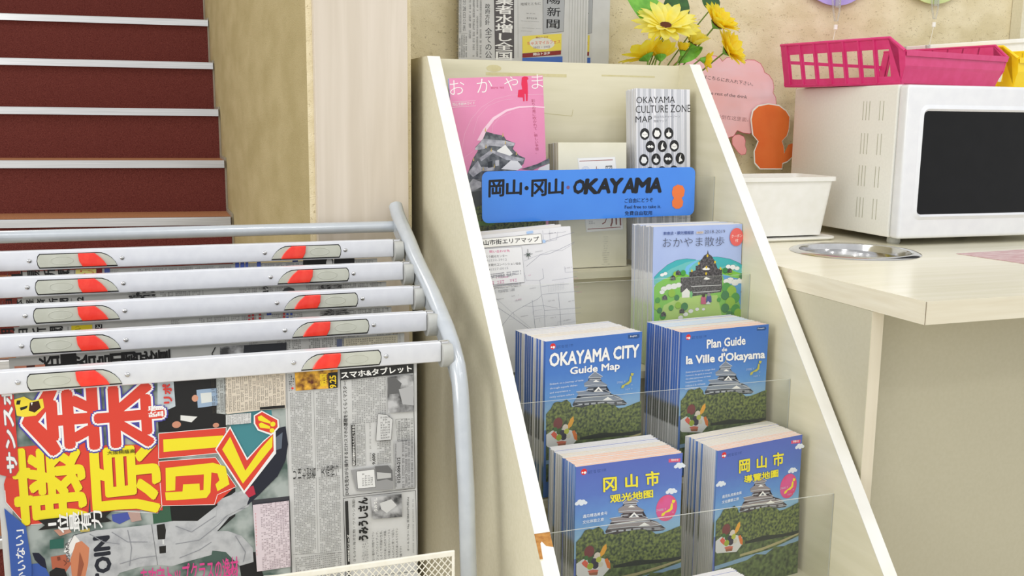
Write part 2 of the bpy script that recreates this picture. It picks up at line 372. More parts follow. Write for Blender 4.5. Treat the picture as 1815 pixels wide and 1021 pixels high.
p = MB(); p.box((XL1, PY[4], 0), (XR0, PY[4] + .012, FL[4] - .012), M_lam); rk(p, 'kick_board')
p = MB(); p.box((XL1, 1.736, 1.12), (XR0, 1.99, 1.134), M_lam); rk(p, 'rear_shelf')
for i in range(5):
    z1 = [1.098, .940, .789, .641, .492][i]; y = PY[i] - .0045
    p = MB(); p.box((XL1 + .0008, y, FL[i] - .010), (XR0 - .0008, y + .0024, z1), M_acr, faces={'top': M_acredge, 'right': M_acredge, 'left': M_acredge}); rk(p, 'acrylic_front')
# old adhesive marks on the back board
a = Art(); tape = mat('yellowed_tape', (206, 196, 146), .3, rgb2=(214, 205, 160), noise=(90, 90, 90))
a.rect(tape, 95, -21, 250, -26.5); a.rect(tape, 320, -20, 430, -23); a.ell(tape, (110, -14), 14, 6)
a.line((196, 186, 140), [(130, -85), (262, -96), (264, -84)], .8)
o = rk(a, 'tape_marks'); o.location = (XL1 - .722, 1.7219 - 1.5, 1.2985)

# ------------------------------------------------------------------ newspaper stand
stand = empty('newspaper_stand', (.08, 1.3, 0), 'grey tubular newspaper stand in front of the staircase', 'newspaper stand')
def sd(mb, name, **k):
    o = mb.build(name, stand, **k); o.location = (-.08, -1.3, 0); return o
path = [(1.684, 1.047), (1.669, 1.034), (1.641, 1.020), (1.616, 1.009), (1.585, .994), (1.555, .978), (1.520, .963), (1.487, .950), (1.448, .934), (1.408, .914), (1.372, .896), (1.344, .877), (1.319, .853), (1.306, .826), (1.300, .800), (1.294, .77), (1.287, .737), (1.276, .683), (1.270, .625), (1.264, .569), (1.25, .3), (1.24, .03)]
for x, s in ((.402, -1), (-.246, 1)):
    p = MB(); p.tube([(x, y, z) for y, z in path], .0118, M_tube, n=20); sd(p, 'post', smooth=True)
    pl = [(y, z) for y, z in path[1:13]]; pl2 = [(y - .006, z - .030) for y, z in path[1:13]][::-1]
    p = MB(); p.prism(pl + pl2, 'x', x + s * .006, x + s * .009, M_tube); sd(p, 'bracket_plate')
    p = MB(); p.box((x - .012, 1.05, 0), (x + .012, 1.62, .03), M_tube); sd(p, 'foot', bevel=.004)
p = MB(); p.tube([(-.246, 1.668, 1.014), (.398, 1.668, 1.014)], .0096, M_tube, n=18); sd(p, 'top_rail', smooth=True)
p = MB(); p.tube([(-.246, 1.25, .2), (.402, 1.25, .2)], .0096, M_tube, n=18); sd(p, 'lower_rail', smooth=True)
# expanded-metal pocket at the bottom front
bx0, bx1, by, bz0, bz1 = -.235, .3635, 1.205, .40, .6255
p = MB(); cell = .0088; hgt = .0105
import itertools
k = -40
while bx0 + k * cell < bx1 + .3:
    xs = bx0 + k * cell
    for sgn in (1, -1):
        # diagonal line x = xs + sgn*(z-bz0)*cell/hgt clipped to the panel
        sl = sgn * cell / hgt; za, zb = bz0, bz1
        if sgn > 0:
            za = max(za, bz0 + (bx0 - xs) / sl); zb = min(zb, bz0 + (bx1 - xs) / sl)
        else:
            za = max(za, bz0 + (bx1 - xs) / sl); zb = min(zb, bz0 + (bx0 - xs) / sl)
        if zb - za > .002:
            p.tube([(xs + sl * (za - bz0), by + .0006 * sgn, za), (xs + sl * (zb - bz0), by + .0006 * sgn, zb)], .0008, M_mesh, n=4, caps=False)
    k += 1
tag(sd(p, 'expanded_metal_front'), kind='stuff')
p = MB(); p.box((bx0, by - .002, bz1 - .001), (bx1, by + .002, bz1 + .0065), M_mesh); p.box((bx1 - .0035, by - .002, bz0), (bx1, by + .002, bz1), M_mesh)
p.box((bx0, by - .002, bz0), (bx1, by + .002, bz0 + .006), M_mesh); sd(p, 'basket_rim', bevel=.001)
p = MB(); p.box((bx0, by - .002, bz0 - .003), (bx1, 1.30, bz0), M_mesh); p.box((bx1, by, bz0), (bx1 + .028, by + .004, bz0 + .01), M_mesh); sd(p, 'basket_floor')

BARS = [(1.585, 1.002), (1.526, .973), (1.466, .944), (1.394, .918), (1.322, .8885)]
ordn = ['rearmost', 'second rearmost', 'middle', 'second frontmost', 'frontmost']
bar0 = None
def latch(x0, x1, tip):
    w = x1 - x0; zt, zb = -.0060, -.0245
    # built with the tip on the left, mirrored for the other
    out = [(0, zb), (.003, zb + .006), (.008, zb + .0115), (.014, zb + .0155), (.021, zt - .0004), (.028, zt), (w - .004, zt), (w - .0012, zt - .003), (w, zt - .009), (w - .0008, zb + .004), (w - .003, zb)]
    f = (lambda p: (x0 + p[0], p[1])) if tip == 'L' else (lambda p: (x1 - p[0], p[1]))
    cx = sum(p[0] for p in out) / len(out); cz = sum(p[1] for p in out) / len(out)
    big = [f((cx + (p[0]-cx) * 1.018 , cz + (p[1]-cz) * 1.17)) for p in out]
    tab = [(.0135, zb - .0004), (.017, zb + .006), (.022, zb + .012), (.030, zt + .0006), (.0525, zt + .0006), (.0515, zb + .008), (.047, zb - .0004)]
    return [f(p) for p in out], big, [f(p) for p in tab]
for i, (Y, Z) in enumerate(BARS):
    dx = (i - 1) * .0012
    hb = empty('newspaper_clamp_bar', (dx, Y, Z), '%s aluminium newspaper clamp bar with two red tabs on the grey stand' % ordn[i], 'clamp bar', 'aluminium newspaper clamp bars')
    p = MB(); p.box((-.215, 0, -.0285), (.376, .0085, 0), M_bar); p.build('front_rail', hb, bevel=.0026, seg=3, smooth=True)
    p = MB(); p.box((-.215, .0095, -.0285), (.376, .019, -.0008), M_bar); p.build('rear_rail', hb, bevel=.0018, smooth=True)
    for x0, x1, tip in ((.182, .2895, 'L'), (-.150, -.043, 'R')):
        o1, o2, o3 = latch(x0, x1, tip)
        p = MB(); p.prism(o2, 'y', -.0004, .0004, M_black); p.build('latch_gap', hb)
        p = MB(); p.prism(o1, 'y', -.0012, .0, M_latch); lp = p.build('latch_plate', hb, bevel=.0003, seg=1)
        q = MB(); cx = x0 + .074 if tip == 'L' else x1 - .074
        q.tube([(cx + .015*cos(t), -.0013, -.0152 + .0058*sin(t)) for t in [2*pi*k/24 for k in range(24)]], .0004, M_latch, n=5, closed=True); q.build('thumb_mark', lp)
        p = MB(); p.prism(o3, 'y', -.0042, .0, M_red); p.build('release_tab', hb, bevel=.0014, seg=3, smooth=True)
        for rx in (x0 - .0105, x1 + .0075):
            p = MB(); p.lathe([(0, .0024), (.0014, .0023), (.0028, .0014), (.0034, 0)], M_steel, n=14); p.lathe([(0, .00235), (.0008, .0023)], M_black, n=8)
            r_ = p.build('rivet', hb, smooth=True); r_.rotation_euler = (pi/2, 0, 0); r_.location = (rx, 0, -.0145)
    for hx, s in ((.3765, 1), (-.2155, -1)):
        p = MB(); ring = []
        for k in range(25):
            t = radians(-255 + 330 * k / 24 + 0); ring.append((.009 + .0178*cos(t), -.0165 + .0178*sin(t)))
        disc = [(.009 + .0195*cos(2*pi*k/28), -.0185 + .0195*sin(2*pi*k/28)) for k in range(28)]
        disc = [(y, min(z, -.0035) if y < .016 else z) for y, z in disc]
        x0, x1 = (hx, hx + .0145) if s > 0 else (hx - .0145, hx)
        p.prism(disc, 'x', x0, x1, M_cap); p.build('end_hook', hb, bevel=.0008, seg=2, smooth=True)
        p = MB(); p.prism([(.0085 + .0035*cos(2*pi*k/12), -.0035 + .0035*sin(2*pi*k/12)) for k in range(12)], 'x', x0 + .001, x1 - .004, M_steel); p.build('hook_pin', hb, smooth=True)
        p = MB(); p.tube([(x1 - .002 if s > 0 else x0 + .002, .009, -.016), ((x1 + .004) if s > 0 else (x0 - .004), .009, -.016)], .004, M_tube, n=12); p.build('peg', hb, smooth=True)

# ------------------------------------------------------------------ newspapers in the clamps
def sheet(name, org, w, h, m, label, group, th=.0022, x=None):
    o = MB(); o.box((0, 0, -h), (w, th, 0), m); o = o.build(name); o.location = org
    return tag(o, label, 'newspaper', group)
LBL = ['newspaper with a yellow and red advert in the rearmost clamp bar', 'newspaper showing a lying figure 2 in the second rearmost clamp bar', 'newspaper with a yellow advert square in the middle clamp bar', 'newspaper with a heavy black headline in the fourth clamp bar']
BG = [((-.175, 1.580, .973), .524), ((-.175, 1.521, .946), .524), ((-.175, 1.461, .916), .518), ((-.175, 1.389, .890), .520)]
RX = [.349, .350, .344, .346]
NB = []
for i in range(4):
    org, w = BG[i]; org = (org[0], BARS[i][0] + .0087 - .0004, org[2])
    zt = BARS[i][1] - .001
    o = MB(); o.box((0, 0, -.40), (RX[i] + .175, .0007, zt - org[2] - .03), M_newsdim); o = o.build('newspaper'); o.location = org
    tag(o, LBL[i], 'newspaper', 'newspapers in the clamp bars'); NB.append(o)
def strips(a, u0, u1, v0, v1, c=(70, 70, 70), n=3):
    """lying body text between u0..u1"""
    u = u0
    while u < u1:
        w = a.rnd.choice([9, 13, 17, 22]); w = min(w, u1 - u)
        if a.rnd.random() > .18: a.greek(c, [(u + w - 1, v1), (u + w - 1, v0), (u, v1)], int((v0 - v1) / 2.3), max(2, int(w / 2.6)), gap=.35)
        u += w + 1.5
# rearmost: masthead, coloured squares, black advert
a = Art()
strips(a, 120, 250, -4, -34); strips(a, 250, 420, -4, -34, (84, 90, 110)); strips(a, 470, 518, -4, -34)
a.line(GR, [(-17.0,-2.9),(-17.9,-16.1)], .5); a.line(GR, [(71.6,-2.0),(70.8,-14.9)], .5)
for s_, q in (('山', [(-12.0,4.9),(3.3,-17.9)]), ('陽', [(9.1,2.3),(24.7,-18.9)]), ('新', [(30.1,2.3),(45.5,-19.0)]), ('聞', [(49.9,1.8),(65.1,-19.0)])): a.fit(BK, s_, R(q), .02)
a.poly((216, 204, 120), [(73.5,-1.5),(101.3,-1.7),(100.6,-14.5),(72.8,-13.3)]); a.fit((190, 60, 40), 'フェス', R([(79.4,-2.5),(98.5,-14.4)]))
a.poly((110, 26, 24), [(101.9,-1.7),(109.6,-1.7),(108.9,-14.9),(101.2,-14.5)]); a.poly((70, 84, 150), [(112.8,-1.4),(120.2,-1.4),(119.5,-15.3),(112.1,-15.0)])
for q in ([(301.0,0.5),(306.7,0.3),(306.2,-15.1),(300.5,-14.8)], [(308.7,0.2),(314.6,-0.0),(314.1,-15.4),(308.2,-15.1)], [(316.1,-0.1),(320.5,-0.3),(320.0,-15.6),(315.6,-15.5)], [(333.6,1.3),(339.5,1.1),(339.1,-12.3),(333.2,-12.1)]): a.poly((70, 90, 170), q)
a.poly((24, 24, 24), [(404.9,1.9),(452.1,1.4),(451.7,-15.9),(404.6,-14.0)]); a.poly((24, 24, 24), [(454.2,1.3),(486.8,1.3),(486.5,-17.4),(453.8,-16.0)]); a.ell((190, 190, 188), [(446.1,-7.3)][0], 5, 9)
a.poly((60, 66, 120), [(388.2,1.7),(396.8,1.8),(396.7,-2.4),(388.1,-2.9)])
a.build('print', NB[0], (0, 0, 0))
a = Art(); strips(a, 150, 250, -4, -34); strips(a, 300, 518, -4, -34)
for s_, q in (('日', [(-14.5,-4.5),(-6.9,-17.2)]), ('本', [(-3.2,-5.9),(7.3,-17.2)]), ('経', [(10.6,-5.8),(20.1,-18.2)]), ('済', [(24.3,-5.7),(35.0,-18.7)]), ('新', [(40.0,-5.6),(51.2,-19.6)]), ('聞', [(54.2,-6.4),(65.1,-19.5)])): a.fit(BK, s_, R(q), .02)
a.line(GR, [(-19.0,-5.9),(-19.9,-19.0)], .5); a.line(GR, [(69.1,-7.1),(68.5,-17.2)], .5); a.fit(BK, '2', R([(76.9,-5.9),(84.7,-11.3)]), .03)
a.fit(BK, '夏の甲子園大会', R([(144.4,-1.6),(182.4,-19.9)]), .02)
a.fit(BK, '追う', R([(334.6,-2.4),(342.9,-15.9)]), .03); a.poly((60, 60, 60), [(363.4,-12.9),(367.4,-7.0),(374.3,-5.3),(381.1,-8.1),(384.3,-13.9)]); a.fit(BK, '国際観光交流', R([(416.9,-5.3),(456.0,-15.8)]), .02)
a.build('print', NB[1])
a = Art(); strips(a, 200, 330, -4, -34); strips(a, 340, 515, -4, -34)
for s_, q in (('朝', [(-16.1,-4.3),(0.5,-19.7)]), ('日', [(5.7,-5.6),(16.6,-17.6)]), ('新', [(22.1,-5.0),(39.0,-21.5)]), ('聞', [(44.3,-4.8),(60.1,-19.6)])): a.fit(BK, s_, R(q), .02)
a.line(GR, [(66.8,-6.2),(66.1,-16.7)], .5); a.poly((196, 178, 30), [(71.1,-5.0),(97.7,-5.0),(97.0,-18.7),(70.3,-17.3)]); a.fit((90, 80, 10), 'かい', R([(74.8,-6.2),(83.0,-17.8)]))
a.poly(BK, [(101.4,-5.2),(110.3,-5.1),(109.6,-18.7),(100.7,-18.1)]); a.fit((210, 210, 208), 'ひと', R([(102.6,-5.9),(108.5,-17.8)]))
for q in ([(308.6,-4.7)], [(308.4,-10.5)], [(313.7,-4.3)], [(313.6,-9.3)], [(313.4,-13.9)], [(323.7,-4.1)], [(323.6,-9.5)], [(323.4,-14.1)], [(358.2,-4.7)], [(358.0,-9.2)]): a.rect((170, 60, 60), q[0][0] - 1.6, q[0][1] - 1.6, q[0][0] + 1.6, q[0][1] + 1.6)
for q in ([(334.9,-3.9)], [(338.3,-3.7)], [(363.0,-5.5)], [(362.9,-10.6)], [(368.7,-5.5)], [(368.5,-12.1)]): a.rect((60, 80, 150), q[0][0] - 1.6, q[0][1] - 1.6, q[0][0] + 1.6, q[0][1] + 1.6)
a.fit(BK, '引き抜かれた大地', R([(409.6,-0.3),(454.2,-11.1)]), .02)
a.build('print', NB[2])
a = Art(); strips(a, 300, 372, -2, -34); strips(a, 382, 516, -2, -34)
hd = '米中1次追加関税多重'
xs = [(34.6,-3.7),(-10.9,-15.7),(46.2,-4.5),(-10.9,-15.7),(61.4,-4.9),(-10.9,-15.7),(74.7,-5.0),(-10.9,-15.7),(90.8,-5.4),(-10.9,-15.7),(104.9,-5.6),(-10.9,-15.7),(120.6,-6.0),(-10.9,-15.7),(135.0,-5.4),(-10.8,-14.2),(149.5,-5.6),(-10.7,-13.4),(163.3,-5.0),(-10.7,-12.7),(178.0,-5.3),(-10.6,-11.9)]
for k, ch in enumerate('米中1次戸追加関税多重'):
    q = xs[2*k]; wdt = 18 if k else 16
    a.fit(BK, ch, [(q[0] + wdt, q[1] - 24), (q[0] + wdt, q[1]), (q[0], q[1] - 24)], .03)
a.poly((186, 120, 96), [(6, -14), (42, -14), (42, -40), (6, -40)]); a.poly((70, 40, 34), [(20, -14), (30, -14), (30, -30), (20, -30)])
a.poly(M_bw, [(261.4,-6.2),(296.3,-4.9),(296.5,-27.2),(260.8,-24.6)]); a.poly((46, 48, 52), [(293.7,-5.6),(351.5,-5.8),(351.1,-21.8),(328.4,-29.5),(291.2,-26.8)]); a.poly((88, 96, 120), [(422.2,-5.8),(429.7,-5.9),(429.4,-21.6),(421.9,-21.1)])
a.poly((178, 172, 152), [(432.5,-5.5),(510.9,-4.8),(510.7,-19.4),(432.3,-17.9)]); a.greek((60, 60, 60), R([(434.4,-6.6),(507.8,-18.3)]), 4, 22)
a.fit(BK, 'へ', R([(250.3,-5.4),(255.7,-21.4)]), .02)
a.build('print', NB[3])

# the front page: a sports paper
o = MB(); o.box((-.014, 0, -.36), (.521, .0016, .024), M_news, faces={'right': M_newsdim}); fp = o.build('newspaper'); fp.location = (-.175, 1.3312, .861)
tag(fp, 'front sports newspaper with huge yellow and red headline and a baseball pitcher photo', 'newspaper', 'newspapers in the clamp bars')
a = Art(step=.000014)
a.poly(M_photo, [(12.5,8.8),(262.6,1.7),(259.8,-76.9),(297.2,-58.5),(289.5,-301.9),(-7.0,-254.9)])
a.poly(M_photo, [(261.4,-44.2),(338.9,-51.3),(340.8,-289.3),(252.9,-281.6)])
a.poly((66, 132, 140), [(266.4,-44.7),(320.4,-52.4),(322.2,-83.2),(287.1,-118.6),(267.6,-86.0)]); a.poly((66, 132, 140), [(265.7,-55.6),(299.2,-53.2),(297.2,-116.9),(271.6,-105.8)])
a.poly((190, 200, 206), [(178.5,0.4),(202.8,-0.5),(201.2,-38.8),(176.5,-44.5)]); a.poly((26, 26, 28), [(197.9,-0.6),(251.1,-2.7),(250.7,-13.5),(260.8,-49.6),(261.3,-70.2),(217.1,-72.7),(176.6,-68.6),(176.5,-44.5),(198.8,-35.9)])
a.poly((188, 192, 190), [(251.1,-1.7),(262.5,-2.0),(260.7,-52.4),(249.6,-50.0)]); a.poly((150, 172, 196), [(225.6,-16.2),(251.4,-15.7),(251.5,-39.3),(226.4,-40.5)]); a.poly((214, 218, 214), [(230.4,-21.2),(244.1,-21.0),(244.7,-34.0),(231.1,-34.7)])
a.ell((198, 138, 112), [(199.0,-60.6)][0], 5.5, 4.5); a.ell((198, 138, 112), [(248.2,-66.2)][0], 4, 3.2); a.ell((206, 150, 124), [(223.4,-27.3)][0], 4, 4.6); a.poly((222, 222, 218), [(204.5,-48.5),(225.4,-52.3),(217.7,-59.2),(204.2,-55.2)])
a.poly((20, 22, 24), [(178.5,-161.3),(249.1,-161.7),(270.1,-150.2),(268.5,-195.2),(244.5,-214.6),(187.2,-191.5)]); a.poly((54, 92, 70), [(163.6,-164.9),(185.8,-165.0),(187.2,-191.5),(164.8,-192.6)])
a.poly((60, 60, 66), [(290.5,-175.3),(341.0,-175.9),(341.1,-274.7),(297.8,-279.8)])
# pitcher: trunk, arm, cap, belt, legs
uni = mat('printed_grey_uniform', (186, 188, 190), .7, rgb2=(156, 158, 162), noise=(55, 55, 55), detail=4, ramp=(.45, .72))
a.poly((26, 26, 30), [(270.4,-255.5),(291.0,-255.6),(289.7,-296.1),(274.4,-293.7)]); a.poly((26, 26, 30), [(272.4,-247.1),(293.4,-250.2),(303.0,-286.8),(276.3,-288.2)])
a.poly(uni, [(204.4,-209.1),(257.9,-215.0),(275.8,-224.6),(289.7,-243.8),(290.3,-264.2),(271.8,-267.2),(254.2,-244.5),(228.7,-237.9),(216.3,-227.7)])
a.poly(uni, [(57.9,-213.4),(62.3,-199.1),(73.1,-194.4),(94.5,-191.9),(128.1,-192.7),(162.3,-192.9),(189.6,-191.8),(219.7,-195.8),(238.0,-182.8),(269.7,-160.9),(285.1,-168.4),(287.2,-183.4),(260.7,-195.6),(243.3,-214.5),(235.6,-246.1),(209.9,-250.0),(184.4,-254.6),(169.6,-250.5),(144.8,-249.5),(120.1,-254.2),(109.7,-267.8),(81.1,-263.3),(62.3,-260.4),(56.8,-232.2)])
a.poly((232, 230, 226), [(55.5,-215.7),(60.9,-203.0),(69.6,-194.7),(74.9,-203.6),(67.7,-214.8),(62.7,-220.8)])
a.poly((202, 128, 92), [(70.1,-205.6),(77.3,-203.9),(85.7,-214.6),(83.1,-236.1),(76.4,-262.6),(63.4,-260.6),(62.3,-227.6)]); a.poly((176, 96, 70), [(40.0,-220.2),(57.6,-219.3),(63.4,-233.2),(56.2,-243.0),(40.7,-236.6)])
a.poly((58, 92, 170), [(13.8,-252.8),(17.7,-226.4),(30.4,-226.9),(37.3,-245.9),(36.7,-256.4)]); a.poly((22, 26, 48), [(19.1,-211.8),(26.6,-212.9),(33.0,-221.9),(34.5,-235.7),(27.8,-230.6),(21.5,-221.6)]); a.poly((26, 26, 30), [(37.2,-240.1),(45.0,-235.3),(55.3,-238.8),(59.9,-260.0),(36.7,-256.4)])
a.poly(BK, [(168.4,-194.5),(178.3,-193.9),(179.7,-203.0),(178.1,-215.3),(169.2,-214.9),(168.7,-204.2)]); a.poly(BK, [(170.2,-224.5),(178.7,-224.6),(178.2,-234.9),(170.3,-234.6)]); a.rect((216, 218, 216), *[(174.6,-222.3)][0], *[(176.6,-215.9)][0])
a.fit((30, 34, 46), 'TOIN', R([(91.6,-201.8),(109.7,-267.8)]), .05); a.fit((80, 80, 80), 'OSAKA', R([(57.6,-203.0),(62.1,-230.3)]), .01)
fold = (140, 142, 148)
for L in ([(87.2,-195.8),(103.2,-208.9),(122.2,-214.4)], [(113.4,-196.7),(131.9,-213.0),(156.3,-216.4)], [(191.8,-199.0),(211.5,-210.1),(242.8,-191.8)], [(190.7,-224.1),(221.2,-222.7),(247.5,-203.7),(274.4,-176.1)], [(194.9,-244.4),(220.6,-236.8),(236.3,-227.7)], [(120.8,-241.8),(145.4,-237.1),(165.2,-237.2)], [(132.8,-196.6),(136.4,-221.9),(132.7,-246.3)], [(256.4,-171.0),(266.2,-186.4),(281.9,-185.6)], [(267.6,-223.5),(279.9,-248.2),(276.8,-262.2)]): a.line(fold, L, 1.0)
a.line((60, 60, 66), [(57.9,-213.4),(68.4,-194.6),(94.6,-191.4)], .6); a.line((90, 92, 98), [(162.3,-192.9),(167.1,-250.1)], .5)
a.poly((120, 60, 44), [(47.0,-221.3),(50.5,-221.0),(51.1,-225.9),(47.8,-226.5)]); a.line((90, 44, 34), [(54.4,-226.4),(57.8,-231.0),(54.8,-234.1)], .7); a.poly((150, 84, 60), [(74.1,-218.4),(77.9,-235.4),(72.0,-256.4),(68.4,-255.9),(72.0,-234.5)])
for c_, L in (((70, 84, 160), [(114.7,-172.9),(134.0,-172.1),(138.4,-180.9),(123.5,-187.1),(115.4,-181.9)]), ((190, 140, 120), [(45.7,-184.7),(62.0,-182.9),(66.3,-190.2),(52.1,-193.7)]), ((196, 176, 90), [(75.8,-188.8),(87.6,-187.7),(87.4,-192.0),(76.8,-191.7)]), ((40, 96, 84), [(40.3,-197.4),(56.6,-197.0),(55.8,-210.4),(39.5,-209.4)]), ((180, 150, 140), [(134.0,-172.1),(148.5,-172.3),(150.4,-185.2),(138.1,-186.3)])): a.poly(c_, L)
# raised leg and shoe at the top right
a.poly((30, 34, 48), [(321.0,-78.8),(338.2,-76.3),(340.8,-101.9),(337.0,-124.1),(325.7,-145.5),(301.3,-168.1),(285.1,-181.7),(282.0,-154.5),(296.9,-139.3),(317.1,-121.9),(324.4,-100.2)]); a.poly((96, 106, 120), [(323.3,-91.7),(334.0,-84.3),(332.1,-106.6),(324.1,-108.6)]); a.poly((184, 44, 66), [(281.1,-158.6),(293.3,-154.7),(296.0,-167.5),(285.4,-171.8)])
a.poly(uni, [(246.6,-169.8),(279.3,-159.8),(287.5,-172.1),(283.8,-181.5),(256.0,-193.5),(242.8,-203.1)])
# headline letters
YE, RD, WT, PU = (236, 220, 40), (214, 66, 50), (236, 236, 234), (74, 70, 160)
def bigp(ch, q, out): a.fit(out[0], ch, q, out[1], outl=out[2:], res=1)
a.poly(RD, [(-6.9,-117.3),(8.4,-71.1),(61.6,-71.5),(93.9,-73.5),(97.4,-95.1),(86.0,-175.3),(14.2,-173.8),(-6.2,-140.8)]); a.poly(RD, [(91.4,-77.2),(174.6,-84.6),(177.3,-161.2),(176.7,-174.9),(115.0,-166.9),(90.0,-166.4)])
a.line(WT, [(-6.3,-125.2),(-6.2,-140.8),(14.2,-173.8),(86.0,-175.3),(90.0,-166.4),(114.9,-167.5),(170.4,-178.2),(177.8,-166.7)], .7)
a.poly(RD, [(176.5,-70.0),(260.0,-70.1),(258.8,-104.4),(175.0,-104.1)]); a.line(WT, [(176.5,-70.0),(261.3,-70.2),(260.1,-104.5),(175.0,-104.1)], .7, True)
a.poly(RD, [(174.8,-107.6),(245.9,-109.9),(270.0,-153.0),(243.4,-175.6),(176.2,-168.7)]); a.line(WT, [(174.8,-107.6),(245.9,-109.9),(271.3,-153.8),(246.5,-162.0),(242.1,-175.4),(176.2,-168.7)], .7, True)
SH = (150, 34, 30)
def bold_char(ch, q, w=.026):
    l = R(q); a.fit(SH, ch, [(x + 1.0, y - 1.0) for x, y in l], w); a.fit(YE, ch, l, w)
bold_char('藤', [(5.4,-73.4),(84.9,-173.8)]); bold_char('原', [(94.9,-76.8),(174.2,-174.5)])
a.poly(YE, [(181.8,-78.6),(257.1,-80.8),(256.0,-96.4),(181.5,-95.6)])
a.poly(YE, [(183.0,-117.5),(242.5,-117.0),(258.1,-123.7),(262.4,-149.3),(246.7,-157.2),(244.5,-147.2),(249.8,-142.3),(247.6,-132.3),(240.0,-130.0),(237.7,-157.5),(232.3,-164.7),(190.9,-162.9),(181.5,-161.7),(181.0,-150.6),(202.6,-152.1),(203.7,-142.4),(224.3,-143.7),(224.4,-153.1),(229.0,-153.1),(230.3,-131.7),(194.8,-130.3),(193.5,-149.4),(182.0,-149.4)])
a.poly(WT, [(245.9,-98.9),(266.1,-68.8),(286.7,-115.2),(308.8,-93.0),(324.9,-81.2),(324.5,-112.8),(280.9,-165.1)])
a.poly(RD, [(247.7,-99.1),(266.0,-72.1),(286.1,-118.5),(307.4,-96.2),(321.6,-84.5),(321.5,-108.9),(281.1,-160.6)])
a.poly(YE, [(254.8,-99.8),(265.6,-83.6),(283.5,-132.7),(303.2,-105.8),(320.8,-87.2),(319.8,-103.1),(279.8,-150.3)])
a.poly(WT, [(296.9,-57.1),(307.4,-51.2),(329.3,-65.7),(329.8,-76.9),(319.5,-87.1),(301.4,-78.3),(296.5,-68.1)]); a.poly(RD, [(298.4,-58.1),(307.9,-53.2),(327.4,-66.4),(327.7,-75.9),(319.0,-84.2),(303.0,-76.8),(298.6,-68.3)])
a.poly(YE, [(302.0,-59.5),(306.7,-57.8),(318.7,-67.8),(317.8,-70.5),(303.1,-64.6)]); a.poly(YE, [(303.0,-69.6),(306.4,-67.7),(317.7,-74.3),(317.6,-77.7),(304.6,-74.7)]); a.ell(YE, [(321.5,-71.4)][0], 3.4, 3.4); a.ell(YE, [(320.2,-80.2)][0], 3.2, 3.2)
for ch, q in (('金', [(21.4,1.7),(102.8,-83.7)]), ('本', [(103.7,-2.6),(182.0,-83.2)])):
    a.fit(RD, ch, R(q), .038, outl=[(PU, .088), (WT, .066)], res=1)
a.fit(WT, '監督', R([(165.4,-32.3),(183.6,-47.3)]), .02)
a.poly((236, 214, 60), [(11.3,-10.1),(22.6,-7.2),(31.2,-13.1),(43.6,-11.6),(44.5,-23.2),(34.4,-32.6),(20.9,-33.1),(13.3,-30.6)]); a.poly(BK, [(14.5,-11.6),(19.0,-11.5),(17.5,-17.0),(13.5,-16.6)]); a.poly((60, 26, 20), [(28.8,-15.4),(39.0,-13.8),(40.7,-22.9),(33.5,-28.6),(27.0,-25.5)]); a.poly(BK, [(17.3,-20.8),(26.3,-19.0),(25.0,-22.2),(18.1,-24.7)]); a.poly(WH, [(29.9,-15.5),(32.1,-15.7),(30.8,-19.4)])
a.poly((206, 60, 54), [(-23.1,-0.8),(11.7,-3.8),(11.3,-85.7),(11.0,-101.2),(7.2,-107.3),(0.4,-108.3),(-7.2,-105.6),(-29.6,-94.0)])
a.fit(WT, 'サンスポ', R([(-2.3,10.0),(9.3,-102.3)]), .04, outl=[((120, 120, 124), .07)])
a.fit((206, 60, 54), 'リポ', R([(184.3,-5.3),(194.7,-30.2)]), .05)
a.poly(BK, [(28.2,-168.5),(114.9,-168.0),(107.4,-174.6),(114.7,-181.6),(27.4,-182.2),(36.0,-176.4)]); a.fit(WT, '1\n位\n最\n有\n力', R([(40.0,-163.1),(102.8,-189.2)]), .02)
a.fit((60, 60, 20), '大阪桐蔭高', [[(113.7,-92.0)][0], [(146.6,-92.9)][0], [(113.9,-86.8)][0]], .01)
a.poly((58, 92, 168), [(-8.5,-147.9),(14.2,-174.6),(17.7,-226.4),(15.7,-258.5),(-6.5,-255.0),(-6.6,-180.2)]); a.fit(WT, 'かいない」', R([(0.8,-178.6),(11.2,-249.7)]), .02)
a.fit((214, 70, 140), '走攻守トップクラスの逸材', H([(144.7,-252.3),(269.6,-280.7)]), .015); a.fit((214, 70, 140), 'の', H([(256.0,-267.7),(269.3,-278.4)]), .02)
# tan article, small caption, pink table
tan = mat('print_tan_box', (208, 196, 178), .8, rgb2=(214, 203, 186), noise=(20, 20, 20))
a.poly(tan, [(262.5,-1.0),(303.3,-2.8),(301.8,-50.7),(262.2,-52.0)]); a.poly(tan, [(263.0,1.7),(339.7,0.1),(338.9,-50.2),(261.1,-50.8)]); a.greek((66, 60, 52), R([(242.9,0.6),(336.9,-48.9)]), 30, 18, gap=.3)
a.poly((24, 24, 24), [(305.0,-46.0),(338.0,-46.2),(337.9,-50.1),(304.9,-49.9)])
a.poly(M_news, [(261.1,-52.9),(293.4,-52.7),(292.9,-67.0),(260.6,-66.6)]); a.greek(GR, R([(261.6,-53.0),(291.9,-67.4)]), 10, 10)
pk = mat('print_pink_table', (214, 200, 206), .8, rgb2=(222, 210, 215), noise=(20, 20, 20))
a.poly(pk, [(291.6,-181.7),(340.3,-181.5),(341.1,-277.6),(294.2,-278.1)]); a.greek((110, 84, 96), R([(300.9,-180.9),(338.9,-277.3)]), 40, 12, fill=.7); a.greek((220, 70, 60), R([(293.9,-192.8),(295.4,-254.8)]), 14, 1)
